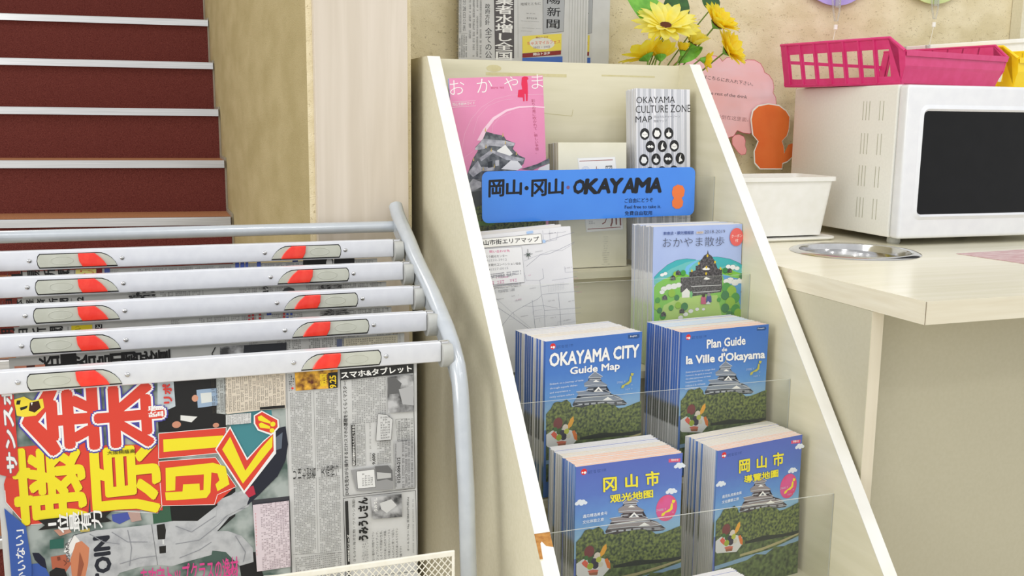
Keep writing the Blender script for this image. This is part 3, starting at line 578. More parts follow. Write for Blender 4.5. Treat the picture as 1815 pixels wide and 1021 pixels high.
# body columns and the headline between them
for q, cc, rr in (([(344.2,-29.5),(373.0,-139.5)], 46, 12), ([(378.9,-29.7),(409.1,-69.0)], 16, 12), ([(378.0,-69.5),(412.1,-143.9)], 30, 13), ([(345.9,-150.7),(374.9,-261.9)], 46, 12), ([(380.0,-152.4),(410.0,-264.0)], 46, 12), ([(345.5,-265.0),(409.7,-314.9)], 16, 24), ([(342.8,-3.2),(348.0,-27.7)], 8, 2)):
    a.greek((74, 74, 74), R(q), cc, rr, gap=.34)
for q in ([(341.4,3.8),(340.9,-96.3),(338.8,-312.7)], [(376.8,-29.5),(377.0,-139.9)], [(377.3,-152.9),(377.7,-262.3)], [(343.1,-260.3),(411.9,-267.3)]): a.line((60, 60, 60), q, .35)
a.line((50, 50, 50), [(340.3,-181.5),(340.8,-286.4)], 1.2)
a.fit(BK, 'U\n18\nも\n密\n着\n　\n天\n命\n待\nつ', R([(346.3,-137.0),(408.6,-154.5)]), .0)
a.fit(BK, 'アミュー', R([(344.8,-6.1),(350.9,-19.0)]), .02); a.ell((220, 60, 50), [(348.6,-23.8)][0], 1.6, 1.6)
a.poly(M_orangephoto, [(352.1,-2.5),(409.8,-1.4),(409.3,-28.0),(352.8,-27.5)]); a.poly(BK, [(396.7,-6.0),(409.7,-5.9),(409.3,-27.8),(396.8,-27.8)]); a.fit((236, 200, 40), '9.25', R([(398.7,-10.4),(407.1,-27.6)]), .03); a.fit((236, 200, 40), '戦国', R([(385.3,-7.4),(394.7,-24.3)]), .03)
# smartphone lesson advert
K2 = (38, 38, 38)
a.poly(K2, [(412.5,1.1),(515.9,-1.0),(516.1,-15.3),(413.6,-18.0)]); a.fit(WH, 'スマホ&タブレット', [[(414.9,-15.6)][0], [(513.3,-13.2)][0], [(414.0,-6.1)][0]], .03)
a.fit(WH, 'スマホ&タブレット', [[(414.9,-15.6)][0], [(513.3,-13.2)][0], [(414.0,-6.1)][0]], .03)
a.line(K2, [(413.3,-16.6),(414.2,-184.3),(516.9,-185.0),(515.6,-13.4)], .7, True)
a.fit(BK, 'DVDを見ながら操作するだけ!スマホの基礎をらくらくマスター!', R([(416.5,-19.1),(422.0,-182.9)]), .02)
a.greek((90, 90, 90), R([(427.5,-17.8),(475.7,-81.9)]), 26, 15, gap=.35)
a.poly(M_bw, [(478.3,-18.4),(515.5,-18.0),(516.4,-71.2),(478.6,-70.0)]); a.poly((96, 96, 96), [(478.6,-19.0),(488.8,-19.3),(498.6,-29.2),(494.2,-43.2),(478.9,-43.3)]); a.poly((176, 176, 176), [(494.3,-37.5),(514.9,-33.4),(515.8,-62.4),(499.8,-59.5)])
a.poly(BK, [(427.0,-82.4),(432.0,-82.3),(432.7,-141.7),(427.7,-141.7)]); a.fit(WH, '知れば便利がかんたんにできる!', R([(428.1,-83.0),(431.6,-141.0)]), .02)
a.greek((80, 80, 80), R([(433.6,-83.0),(445.6,-142.5)]), 26, 4); a.line(K2, [(425.9,-80.5),(445.9,-80.7),(446.7,-142.7),(428.2,-143.5)], .25, True)
a.greek(GR, R([(451.5,-81.0),(454.1,-137.7)]), 22, 1); a.fit(BK, '9,600', R([(455.9,-126.8),(460.3,-142.7)]), .03); a.greek((60, 60, 60), R([(462.0,-89.2),(482.5,-143.7)]), 22, 6)
a.poly((206, 206, 204), [(464.5,-69.9),(476.9,-72.2),(485.4,-79.9),(482.8,-109.3),(461.2,-108.8),(462.6,-89.3)]); a.line(K2, [(464.5,-69.9),(476.9,-72.2),(485.4,-79.9),(482.8,-109.3),(461.2,-108.8),(462.6,-89.3)], .5, True); a.greek((70, 70, 70), R([(467.0,-73.8),(480.8,-107.0)]), 9, 4)
a.poly((150, 150, 150), [(425.4,-147.5),(481.9,-146.6),(485.0,-182.4),(433.3,-179.0)]); a.poly((226, 226, 224), [(433.1,-149.9),(458.5,-149.8),(459.9,-176.4),(434.4,-175.7)]); a.line((50, 50, 50), [(433.1,-149.9),(458.5,-149.8),(459.9,-176.4),(434.4,-175.7)], .6, True); a.greek(GR, R([(439.8,-153.5),(455.9,-173.0)]), 6, 4)
a.poly((104, 104, 104), [(459.1,-145.5),(477.6,-146.1),(484.1,-154.2),(484.5,-170.5),(476.0,-166.5),(461.7,-167.8)]); a.poly((190, 190, 188), [(461.8,-154.6),(482.3,-158.4),(482.3,-164.9),(462.3,-164.9)])
a.poly((176, 176, 176), [(486.8,-113.4),(515.6,-113.5),(516.3,-182.6),(488.4,-182.8)]); a.fit(BK, '0120-004-212', R([(491.1,-136.4),(495.4,-174.1)]), .03); a.greek((50, 50, 50), R([(497.1,-113.0),(514.0,-182.3)]), 34, 4); a.greek((50, 50, 50), R([(487.3,-115.0),(490.2,-180.0)]), 30, 1)
a.line(K2, [(489.6,-80.3),(505.4,-80.3),(505.9,-93.5),(490.4,-93.4)], .35, True); a.line(K2, [(490.9,-97.3),(505.3,-97.8),(505.7,-112.5),(491.9,-111.9)], .35, True); a.greek((60, 60, 60), R([(491.1,-80.4),(514.4,-113.1)]), 14, 5)
# sea slug book advert
a.line(K2, [(414.1,-187.2),(415.4,-307.1),(519.8,-310.9),(517.5,-188.1)], .7, True); a.poly(K2, [(416.3,-191.6),(420.7,-191.6),(422.2,-305.2),(417.7,-305.7)]); a.fit(WH, 'MOOKシリーズ', R([(418.8,-241.4),(421.5,-281.0)]), .03)
a.fit(BK, 'きもかわ海洋生物・ウミウシ満載!', R([(426.4,-189.9),(430.5,-283.0)]), .0); a.fit((120, 120, 120), 'へんな海のいきもの', R([(438.4,-252.1),(448.7,-291.1)]), -.008)
a.fit(BK, 'うみうしさん', R([(435.3,-189.9),(448.1,-252.6)]), .06)
a.poly(M_bw, [(452.9,-190.3),(497.1,-191.0),(497.9,-225.2),(454.7,-223.1)]); a.poly((206, 206, 204), [(465.6,-200.7),(482.0,-196.8),(490.0,-206.8),(475.4,-216.8),(467.5,-209.9)]); a.fit(WH, 'うみうし', R([(457.4,-192.0),(461.7,-212.1)]), .02)
for k, t in enumerate(('飼がない番貝の仲間ウミウシ', 'のビジュアルガイドブック。', 'おもしろくて不思議な生態、', '見つけ方や楽しみ方まで網羅。', '美しい写真とかわいいイラス', 'トをふんだんに使って紹介。', '子供も大人も楽しめるウミウシ', '入門書です!!')):
    x = 164 + k * 19.5
    n_ = [(453.5,-225.9),(493.6,-225.2)]; u0 = n_[0][0] + (n_[1][0] - n_[0][0]) * k / 7; hgt_ = 3.6
    v1 = n_[0][1] + (n_[1][1] - n_[0][1]) * k / 7; ln = 52 if k < 7 else 24
    a.fit(BK, t, [(u0 + hgt_, v1 - 68), (u0 + hgt_, v1 - 68 + ln), (u0, v1 - 68)], .0, res=1)
a.fit(BK, 'オールカラー 96p 定価800円(税込)', R([(504.6,-196.6),(508.1,-278.6)]), .01); a.greek((90, 90, 90), R([(512.1,-200.6),(514.6,-282.6)]), 40, 1)
a.build('print', fp)

# ------------------------------------------------------------------ printed booklets in the rack
def spine_mat(name, stops):
    """printed spine: colours change down the height of the booklet"""
    m = bpy.data.materials.new(name); m.use_nodes = True; nt = m.node_tree; b = nt.nodes['Principled BSDF']
    tc = nt.nodes.new('ShaderNodeTexCoord'); sp = nt.nodes.new('ShaderNodeSeparateXYZ'); nt.links.new(tc.outputs['Object'], sp.inputs[0])
    n = nt.nodes.new('ShaderNodeTexNoise'); n.inputs['Scale'].default_value = 70; n.inputs['Detail'].default_value = 4; nt.links.new(tc.outputs['Object'], n.inputs['Vector'])
    mr = nt.nodes.new('ShaderNodeMapRange'); mr.inputs['From Min'].default_value = 0; mr.inputs['From Max'].default_value = -.24; nt.links.new(sp.outputs['Z'], mr.inputs['Value'])
    ad = nt.nodes.new('ShaderNodeMath'); ad.operation = 'MULTIPLY_ADD'; ad.inputs[1].default_value = .07; nt.links.new(n.outputs['Fac'], ad.inputs[0]); nt.links.new(mr.outputs[0], ad.inputs[2])
    r = nt.nodes.new('ShaderNodeValToRGB'); r.color_ramp.interpolation = 'LINEAR'; nt.links.new(ad.outputs[0], r.inputs[0])
    r.color_ramp.elements[0].position = stops[0][0]; r.color_ramp.elements[0].color = col(stops[0][1])
    r.color_ramp.elements[1].position = stops[-1][0]; r.color_ramp.elements[1].color = col(stops[-1][1])
    for p, c in stops[1:-1]: e = r.color_ramp.elements.new(p); e.color = col(c)
    nt.links.new(r.outputs[0], b.inputs['Base Color']); b.inputs['Roughness'].default_value = .35; return m
SP_blue = spine_mat('spine_print_blue', [(.0, (58, 98, 178)), (.52, (66, 112, 188)), (.55, (40, 56, 36)), (.66, (54, 62, 48)), (.68, (176, 178, 178)), (.80, (186, 188, 188)), (.83, (62, 110, 150)), (.93, (58, 104, 150)), (.96, (40, 70, 36)), (1, (60, 100, 50))])
SP_blue2 = spine_mat('spine_print_blue_pale', [(.0, (86, 126, 194)), (.48, (110, 146, 200)), (.52, (96, 100, 60)), (.64, (90, 96, 60)), (.7, (196, 198, 196)), (1, (150, 160, 150))])
SP_white = spine_mat('spine_paper_white', [(.0, (206, 208, 212)), (.5, (214, 214, 212)), (.6, (196, 196, 190)), (1, (206, 206, 200))])
SP_grey = spine_mat('spine_print_grey', [(.0, (150, 158, 172)), (.35, (168, 172, 180)), (.37, (214, 216, 216)), (.55, (206, 210, 206)), (.58, (186, 206, 150)), (1, (176, 198, 136))])
SP_cream = mat('spine_cream', (196, 188, 160), .6, rgb2=(170, 160, 134), noise=(60, 900, 2))
TOPS = [mat('page_edges_' + n, c, .7, rgb2=c2, noise=(3, 1400, 3), detail=2) for n, c, c2 in (('white', (232, 230, 226), (206, 204, 204)), ('cream', (232, 224, 206), (212, 200, 182)), ('peach', (238, 206, 184), (226, 178, 150)), ('pale_blue', (206, 222, 234), (186, 204, 222)))]
M_cover = mat('cover_blue', (64, 112, 190), .3, rgb2=(70, 118, 196), noise=(20, 20, 20), coat=.15)
ORD = 'second third fourth fifth sixth seventh eighth ninth tenth eleventh twelfth thirteenth fourteenth fifteenth sixteenth seventeenth eighteenth nineteenth twentieth'.split()
def stack(fr_, W, Hh, depth, n, name, cover, spines, front_label, rest_label, cat, group, fan=.0, tops=(0, 0, 1, 2), jit=.0009, art=None, xoff=None, lean_each=0, zj=.0009, corner=0):
    org, yaw, lean, tilt = fr_; out = []
    t = depth / n; rnd = random.Random(int(org[0] * 1e4) + n)
    for i in range(n):
        y0 = i * t; th = t * .985
        cov_i = cover if (i == 0 or rnd.random() > .8) else TOPS[0]; mb = MB(); sp = spines[rnd.randrange(len(spines))] if i else spines[0]; tp = TOPS[tops[min(len(tops) - 1, int((1 - i / n) * len(tops) * .999))]]
        # the page block sits a little inside the folded covers
        f = min(.0006, th * .16)
        mb.box((0, 0, -Hh), (W, f, 0), cov_i, faces={'top': TOPS[0], 'left': sp, 'back': TOPS[0]})
        mb.box((.0004, f, -Hh), (W - .0012, th - f, -.0003), TOPS[0], faces={'top': tp, 'left': sp})
        mb.box((0, th - f, -Hh), (W, th, 0), TOPS[0], faces={'left': sp})
        o = mb.build(name)
        dx = (rnd.random() - .5) * jit * 2 + (xoff * i / n if xoff else 0) - fan * (i / n)
        dz = (rnd.random() - .6) * zj if i else 0
        M = Matrix.Translation(org) @ Matrix.Rotation(radians(yaw + 0), 4, 'Z') @ Matrix.Rotation(radians(-lean), 4, 'X') @ Matrix.Rotation(radians(-tilt), 4, 'Y')
        o.matrix_world = M @ Matrix.Translation((dx, y0, dz))
        tag(o, front_label if i == 0 else ('%s copy from the front, edge only, %s' % (ORD[i-1], rest_label)), cat, group if n > 1 else None); out.append(o)
    if art: art.build('cover_print', out[0])
    return out

SKY1 = spine_mat('printed_blue_sky', [(0.03, (64, 112, 190)), (.25, (74, 124, 198)), (.40, (98, 150, 208)), (.52, (140, 184, 220)), (1, (150, 190, 222))])
SKY2 = spine_mat('printed_violet_sky', [(0.03, (88, 106, 184)), (.22, (92, 120, 192)), (.36, (104, 150, 208)), (.48, (140, 184, 216)), (1, (150, 190, 222))])
def castle(a, hi=(132, 142, 156), wall=(92, 98, 108), dark=(44, 50, 60)):
    P = lambda s: s
    a.poly(dark, [(47.7,-101.1),(55.5,-89.7),(64.7,-87.1),(75.1,-82.1),(73.5,-67.5),(79.2,-60.3),(86.5,-52.9),(94.5,-61.6),(98.4,-70.3),(108.2,-79.7),(115.8,-92.1),(130.5,-98.1),(146.8,-111.7),(142.0,-113.7),(84.1,-110.2),(50.1,-105.9)])
    a.poly(hi, [(74.6,-61.9),(79.2,-59.9),(86.6,-54.5),(94.5,-61.2),(100.5,-63.3),(97.0,-65.2),(75.8,-64.1)])
    a.poly(wall, [(77.7,-64.3),(96.6,-66.0),(97.1,-68.9),(76.4,-67.4)])
    a.poly(hi, [(67.1,-70.5),(74.0,-67.1),(82.9,-67.3),(87.6,-66.6),(94.8,-68.7),(109.8,-78.1),(106.5,-80.2),(73.8,-77.8),(68.6,-76.0)])
    a.poly(WH, [(83.0,-70.2),(88.1,-67.5),(94.8,-71.4)])
    a.poly(wall, [(72.0,-78.7),(85.6,-79.6),(85.8,-84.4),(71.7,-83.8)]); a.poly(wall, [(95.1,-80.3),(106.6,-81.2),(107.2,-85.9),(97.6,-85.2)]); a.poly(dark, [(74.3,-79.5),(76.7,-79.8),(76.8,-83.6),(74.5,-83.3)])
    a.poly(WH, [(84.6,-85.7),(93.2,-78.8),(102.0,-87.4)]); a.poly((120, 124, 130), [(89.3,-85.4),(93.3,-81.8),(97.2,-86.0)])
    a.poly(hi, [(53.9,-82.1),(64.6,-82.1),(84.6,-86.1),(102.9,-87.5),(116.0,-90.7),(113.2,-92.9),(83.6,-91.8),(56.0,-88.9),(57.7,-86.2)])
    a.poly(wall, [(61.3,-90.0),(102.6,-92.9),(112.2,-93.2),(121.9,-96.0),(97.9,-95.6),(63.1,-93.9)])
    a.poly(hi, [(53.3,-92.3),(64.9,-91.6),(97.9,-94.8),(108.7,-95.3),(130.5,-97.9),(138.7,-104.8),(122.2,-104.4),(88.6,-100.3),(51.1,-98.2)])
    a.poly(wall, [(55.8,-99.4),(98.2,-102.5),(107.7,-102.7),(136.8,-106.2),(141.8,-110.2),(137.0,-112.2),(98.3,-106.1),(55.9,-103.7)])
    a.poly(WH, [(101.0,-101.0),(110.4,-96.7),(119.7,-102.5)]);
    ev = (206, 210, 214)
    for L in ([(74.6,-62.7),(86.3,-63.2),(97.5,-64.8)], [(67.7,-74.6),(83.1,-74.8),(97.4,-76.8),(107.4,-78.8)], [(55.5,-88.0),(74.1,-88.6),(97.8,-90.6),(114.1,-92.6)], [(51.1,-97.8),(83.8,-99.3),(122.2,-104.0),(138.7,-104.4)], [(48.5,-104.0),(65.2,-103.2),(98.3,-106.1),(122.4,-109.5),(146.8,-111.7)], [(74.6,-61.9),(86.1,-54.5),(99.8,-63.4)], [(53.9,-82.1),(66.9,-82.4),(73.9,-82.0)], [(106.0,-85.7),(116.0,-90.7)], [(122.0,-96.9),(138.7,-104.8)]): a.line(ev, L, .8)
    for L in ([(76.3,-65.8),(97.1,-67.3)], [(72.0,-80.9),(83.3,-81.4)], [(97.6,-83.1),(107.1,-83.8)], [(64.9,-92.5),(102.7,-94.5),(119.5,-95.7)], [(58.2,-102.4),(98.2,-104.0),(136.9,-108.8)]): a.line((188, 192, 198), L, 1.3)
    a.ell((200, 180, 90), [(86.5,-52.9)][0], .8, 2, 8)
    for q in ([(65.1,-101.6),(68.6,-101.8),(68.7,-104.5),(65.2,-104.3)], [(76.8,-102.0),(80.4,-102.2),(80.5,-105.6),(76.9,-105.3)], [(88.7,-102.8),(92.2,-103.1),(92.3,-105.8),(88.7,-105.5)], [(104.2,-104.3),(109.0,-104.7),(109.2,-111.2),(104.4,-111.1)], [(122.3,-106.6),(127.1,-107.2),(127.2,-110.1),(122.4,-109.5)]): a.poly(dark, q)
def scenery(a, bottom=True):
    a.poly(M_foliage, [(2.3,-110.0),(10.0,-102.9),(15.5,-94.4),(22.3,-93.2),(28.0,-94.9),(37.1,-91.9),(44.2,-97.9),(46.6,-104.4),(65.3,-107.8),(79.3,-105.8),(98.3,-105.7),(112.7,-107.9),(122.4,-111.2),(129.9,-117.0),(139.6,-117.2),(151.8,-114.9),(161.6,-112.5),(172.2,-110.6),(177.4,-243.6),(4.3,-215.3)])
    a.poly((28, 36, 26), [(61.8,-154.2),(99.7,-152.1),(138.6,-157.5),(174.1,-158.1),(174.4,-167.8),(114.5,-163.7),(85.6,-161.7),(62.0,-161.5)])
    a.poly(M_foliage2, [(3.2,-155.1),(61.9,-158.3),(174.3,-164.6),(177.4,-243.6),(4.3,-215.3)])
    a.poly((176, 166, 120), [(52.9,-173.2),(100.3,-171.6),(139.0,-167.2),(174.2,-162.4),(174.3,-165.0),(139.1,-171.5),(100.4,-175.9),(53.0,-176.9)])
    a.poly((132, 166, 196), [(3.7,-182.0),(67.2,-179.0),(114.9,-178.0),(144.1,-173.2),(174.4,-167.8),(174.7,-175.5),(144.4,-180.8),(115.1,-184.0),(67.3,-185.8),(3.8,-188.2)])
    a.poly(M_foliage2, [(67.3,-185.8),(86.1,-179.7),(105.5,-184.7),(124.6,-175.8),(144.3,-178.6),(154.1,-176.8),(174.8,-176.6),(177.0,-232.5),(68.1,-213.0)])
def parfait(a):
    a.poly((222, 222, 220), [(3.4,-141.8),(13.0,-137.0),(28.9,-136.1),(45.2,-140.4),(55.8,-146.0),(57.2,-156.6),(45.8,-167.5),(6.7,-161.8),(3.7,-158.3)])
    a.poly((236, 168, 44), [(39.2,-133.4),(44.8,-122.7),(49.8,-119.3),(50.9,-126.6),(46.9,-134.4),(41.6,-137.8)]); a.poly((226, 120, 40), [(47.5,-142.8),(52.2,-141.3),(57.0,-150.3),(57.3,-158.7),(52.5,-156.0)])
    a.ell((120, 50, 50), [(23.0,-127.1)][0], 8, 9); a.poly((226, 96, 70), [(11.3,-142.3),(16.4,-138.1),(21.8,-143.4),(20.1,-151.4),(14.3,-146.4)]); a.ell((226, 214, 200), [(35.8,-135.0)][0], 5, 5)
    for c, q, r_ in (((60, 92, 40), [(25.6,-139.8)], 5), ((50, 44, 66), [(30.9,-142.6)], 4.6), ((190, 196, 70), [(38.3,-141.5)], 4.4), ((44, 36, 60), [(33.4,-149.1)], 5.4), ((160, 176, 44), [(25.1,-149.2)], 5), ((214, 210, 190), [(41.9,-149.3)], 4), ((60, 110, 50), [(18.7,-135.7)], 3.4)): a.ell(c, q[0], r_, r_, 14)
    a.poly((212, 110, 84), [(20.7,-155.6),(29.4,-154.8),(38.6,-157.1),(36.4,-160.3),(24.9,-159.9)]); a.poly((160, 96, 64), [(22.6,-159.2),(37.8,-159.7),(36.5,-164.1),(24.9,-162.8)])
def sky(a): a.rect(SKY1, 0, 0, 170, -135)
def logo(a):
    a.ell((220, 50, 50), [(12.2,-8.4)][0], 4.6, 4.6); a.ell(WH, [(13.8,-9.8)][0], 1.9, 1.9); a.ell(WH, [(10.0,-9.4)][0], 1.3, 1.3); a.greek((40, 70, 130), H([(18.4,-6.2),(46.7,-12.1)]), 20, 1)
def english(a):
    sky(a); logo(a); a.poly((46, 84, 140), [(144.1,-2.9),(164.8,-3.5),(165.5,-8.6),(161.4,-10.3),(144.3,-9.1)]); a.fit(WH, 'English', [[(148.4,-7.6)][0], [(160.6,-7.5)][0], [(148.0,-4.7)][0]], .01)
    castle(a); scenery(a); parfait(a)
    a.fit(WH, 'OKAYAMA CITY', [[(7.0,-38.1)][0], [(164.2,-39.4)][0], [(7.0,-18.7)][0]], .035); a.fit(WH, 'Guide Map', [[(42.3,-57.0)][0], [(129.8,-58.2)][0], [(42.4,-43.2)][0]], .03)
    for k, t in enumerate(('Embark on a journey of taste', 'through superb dishes', 'and experience a', 'richly unique culture.')):
        y = 525 + k * 29; w_ = (245, 200, 150, 180)[k]; a.fit((214, 224, 238), t, [[(8.0,-67.1)][0], [(8.0,-67.1)][0], [(8.0,-67.1)][0]] and [([(8.0,-67.1)][0][0], [(8.0,-67.1)][0][1] - k * 6.6), ([(8.0,-67.1)][0][0] + w_ * .235, [(8.0,-67.1)][0][1] - k * 6.6), ([(8.0,-67.1)][0][0], [(8.0,-67.1)][0][1] - k * 6.6 + 3.4)], .01)
    japan(a, (190, 186, 90))
def japan(a, c, dx=0, dy=0):
    s = lambda L: [(x + dx, y + dy) for x, y in L]
    a.poly(c, s([(151.2,-63.2),(156.8,-64.7),(154.5,-68.7),(150.6,-67.4)])); a.poly(c, s([(149.6,-68.1),(152.6,-69.1),(152.4,-77.5),(146.9,-81.1),(140.8,-81.4),(138.5,-85.4),(133.7,-85.9),(134.8,-81.8),(142.0,-79.0),(148.0,-75.9)])); a.greek((200, 212, 230), H(s([(123.6,-73.2),(141.2,-77.3)])), 9, 1); a.greek((200, 212, 230), H(s([(151.8,-81.0),(158.0,-83.4)])), 4, 1); a.greek((200, 212, 230), H(s([(139.1,-86.5),(154.6,-90.0)])), 7, 1)
def french(a):
    sky(a); logo(a); a.poly((46, 84, 140), [(145.8,-3.4),(163.3,-3.5),(165.5,-7.6),(162.3,-9.6),(146.1,-9.1)]); a.fit(WH, 'Français', [[(148.1,-7.1)][0], [(160.8,-7.2)][0], [(148.0,-4.4)][0]], .01)
    castle(a); scenery(a); parfait(a)
    a.fit(WH, 'Plan Guide', [[(48.3,-29.4)][0], [(123.4,-29.5)][0], [(47.6,-15.6)][0]], .03); a.fit(WH, 'de', [[(77.6,-37.2)][0], [(87.5,-37.2)][0], [(77.2,-31.1)][0]], .03)
    a.fit(WH, "la Ville d'Okayama", [[(10.1,-55.4)][0], [(164.6,-59.8)][0], [(9.3,-38.2)][0]], .035)
    p0 = [(9.7,-66.5)][0]
    for k, t in enumerate(('Embarquez pour un voyage dans', "l'univers du goût à travers", 'des plats savoureux et vivez', "l'expérience d'une", 'culture à la richesse', 'unique.')):
        w_ = (56, 50, 48, 32, 38, 26)[k]; y = p0[1] - k * 5.4; a.fit((214, 224, 238), t, [(p0[0], y), (p0[0] + w_, y), (p0[0], y + 3.2)], .01)
    japan(a, (190, 186, 90), 2, 4)
def cloud(a, q, s=1.0):
    x, y = q
    for dx, dy, r_ in ((-7, 0, 3.4), (-3, 2.4, 4), (2, 1.6, 4), (6, -.6, 3), (0, -1, 3.6)): a.ell((226, 232, 238), (x + dx * s, y + dy * s), r_ * s, r_ * s * .8, 14)
def chinese(a, big, small, sub, tagw):
    a.rect(SKY2, 0, 0, 170, -135)
    logo(a); q = [(146.9,-6.5),(166.5,-7.8),(166.3,-12.8),(147.1,-11.7)]; a.poly((218, 90, 120), q); a.fit(WH, tagw, [(q[3][0] + 4, q[3][1] + 1.6), (q[2][0] - 3, q[2][1] + 1.4), (q[3][0] + 4, q[3][1] + 5)], .01)
    for q in ([(166.5,-19.3)], [(154.3,-56.3)], [(9.6,-53.4)]): cloud(a, q[0])
    peach = mat('printed_peach', (222, 66, 74), .4, rgb2=(220, 96, 150), noise=(14, 14, 9), ramp=(.42, .58))
    c0 = [(146.4,-80.0)][0]; a.ell(peach, c0, 17.5, 20, 28); japan(a, (236, 222, 70), c0[0] - [(144.2,-74.4)][0][0] + 2, c0[1] - [(144.2,-74.4)][0][1])
    castle(a, (150, 142, 142), (104, 96, 98), (60, 52, 56)); scenery(a); parfait(a)
    Y_ = (240, 226, 60)
    for ch, q in zip(big, ([(43.3,-41.3),(63.4,-41.9),(42.3,-21.5)], [(78.0,-40.2),(97.0,-41.0),(76.9,-20.9)], [(111.0,-42.0),(132.2,-42.7),(109.7,-20.8)])): a.fit(Y_, ch, q, .03)
    a.fit(Y_, small, [(54.3,-59.2),(122.5,-60.0),(53.5,-47.6)], .03)
    p0 = [(11.5,-75.6)][0]
    for k, t in enumerate(sub): a.fit((232, 238, 244), t, [(p0[0], p0[1] - k * 8.5), (p0[0] + (38 - 5 * k), p0[1] - k * 8.5), (p0[0], p0[1] - k * 8.5 + 5)], .015)
GG = 'city guide maps in the lower tiers'
a = Art(); english(a)
stack(((0.539, 1.329, 0.877),7.4,0,0), .17, .24, .088, 13, 'guide_map', M_cover, [SP_blue, SP_white, SP_blue, SP_blue], 'blue OKAYAMA CITY Guide Map in English, front copy in third tier', 'in the English guide map stack', 'brochure', 'English guide maps', xoff=-.004, tops=(0, 0, 1, 0), art=a)
a = Art(); french(a)
stack(((0.775, 1.346, 0.872),5.4,0,0), .169, .235, .09, 14, 'guide_map', M_cover, [SP_blue], 'blue Plan Guide de la Ville map, front copy in third tier', 'in the French Plan Guide stack', 'brochure', 'French guide maps', xoff=-.006, tops=(0, 3, 1, 2), art=a)
a = Art(); chinese(a, '冈山市', '观光地图', ('遇见精选美食与', '文化体验之旅'), '简体中文')
stack(((0.54, 1.21, 0.726),2.1,0,0), .17, .24, .090, 14, 'guide_map', mat('cover_violet_blue', (92, 112, 186), .3, rgb2=(96, 118, 190), noise=(20, 20, 20), coat=.15), [SP_blue2, SP_white, SP_blue2], 'violet-blue simplified Chinese city map, front copy in fourth tier', 'in the simplified Chinese map stack', 'brochure', 'simplified Chinese guide maps', tops=(0, 0, 1, 2, 2), art=a, xoff=-.002)
a = Art(); chinese(a, '岡山市', '導覽地圖', ('遇見私房美食與', '文化體驗之旅'), '繁體中文')
stack(((0.777, 1.231, 0.717),9.1,0,0), .17, .235, .080, 18, 'guide_map', MATS['cover_violet_blue'], [SP_blue2, SP_white, SP_white, SP_white], 'violet-blue traditional Chinese city map, front copy in fourth tier', 'in the traditional Chinese map stack', 'brochure', 'traditional Chinese guide maps', tops=(1, 1, 1, 2), art=a, xoff=.004)
a = Art(); chinese(a, '오카야', '관광지도', ('오카야마', '여행'), '한국어')
stack(((.592, 1.088, .573), 5, 0, 0), .17, .236, .048, 12, 'guide_map', MATS['cover_violet_blue'], [SP_blue2, SP_white, SP_white], 'violet-blue map with a pink corner tag, front copy in lowest tier', 'in the lowest guide map stack', 'brochure', 'lowest tier guide maps', tops=(0, 0, 0, 1), art=a)

# illustrated walking magazine (second tier right)
a = Art(); SA = mat('cover_lavender_blue', (168, 186, 230), .35, rgb2=(174, 192, 234), noise=(20, 20, 20))
a.poly((70, 178, 184), [(2.7,-84.0),(11.7,-75.9),(28.5,-63.9),(45.5,-57.1),(65.2,-55.4),(82.7,-57.7),(87.8,-60.0),(110.3,-54.5),(125.6,-54.7),(151.4,-59.5),(169.7,-66.9),(185.2,-76.4),(185.9,-97.5),(2.7,-88.3)])
a.line(BK, [(2.7,-84.0),(11.7,-75.9),(28.5,-63.9),(45.5,-57.1),(65.2,-55.4),(82.7,-57.7)], .35); a.line(BK, [(110.3,-54.5),(125.6,-54.7),(151.4,-59.5),(169.7,-66.9),(185.2,-76.4)], .35)
a.poly((110, 192, 190), [(2.7,-88.3),(36.0,-70.7),(65.4,-61.2),(85.3,-58.8),(95.3,-58.2),(126.2,-74.8),(162.0,-67.6),(185.4,-84.2),(186.2,-106.4),(2.9,-96.9)])
a.poly((120, 190, 236), [(85.3,-58.8),(75.4,-62.7),(65.6,-67.7),(62.0,-74.0),(63.9,-82.7),(68.4,-83.0),(70.6,-72.2),(79.2,-65.1),(86.6,-61.1)])
a.poly((132, 200, 84), [(3.0,-101.1),(7.2,-95.0),(19.3,-89.1),(41.2,-81.6),(55.9,-78.0),(68.4,-83.0),(76.0,-87.7),(136.4,-75.3),(152.0,-78.2),(175.6,-85.9),(185.7,-90.8),(188.4,-169.2),(4.1,-158.2)])
a.poly((182, 214, 120), [(56.9,-119.2),(127.6,-121.0),(139.1,-161.5),(13.4,-157.7),(22.6,-132.4)]); a.poly((88, 160, 220), [(136.7,-85.2),(162.8,-93.0),(185.9,-97.5),(188.4,-169.2),(173.1,-168.2),(174.9,-141.5),(158.0,-105.0),(142.4,-101.9)])
dkg = mat('print_castle_ink', (58, 56, 60), .5, rgb2=(104, 100, 104), noise=(300, 300, 300), ramp=(.45, .6))
a.poly(dkg, [(54.2,-112.5),(54.1,-86.6),(71.0,-86.3),(70.8,-78.7),(83.2,-76.1),(83.0,-68.5),(88.0,-67.6),(88.4,-62.2),(95.3,-57.1),(98.9,-51.8),(105.1,-48.8),(106.5,-42.4),(108.2,-49.0),(114.1,-52.5),(118.0,-58.1),(122.8,-63.7),(123.9,-68.1),(126.7,-74.8),(136.0,-77.4),(136.9,-108.3),(135.1,-115.9),(76.9,-120.3),(71.6,-109.1),(54.2,-112.5)])
a.line((216, 216, 218), [(75.2,-103.3),(134.7,-103.8)], 1.2); a.line((216, 216, 218), [(79.2,-113.9),(132.5,-113.5)], 1.2); a.poly(WH, [(95.7,-74.5),(103.7,-70.5),(112.2,-75.2),(108.4,-76.6),(99.6,-76.2)]); a.poly(WH, [(98.8,-92.1),(104.2,-88.0),(112.7,-92.1),(106.4,-93.5)])
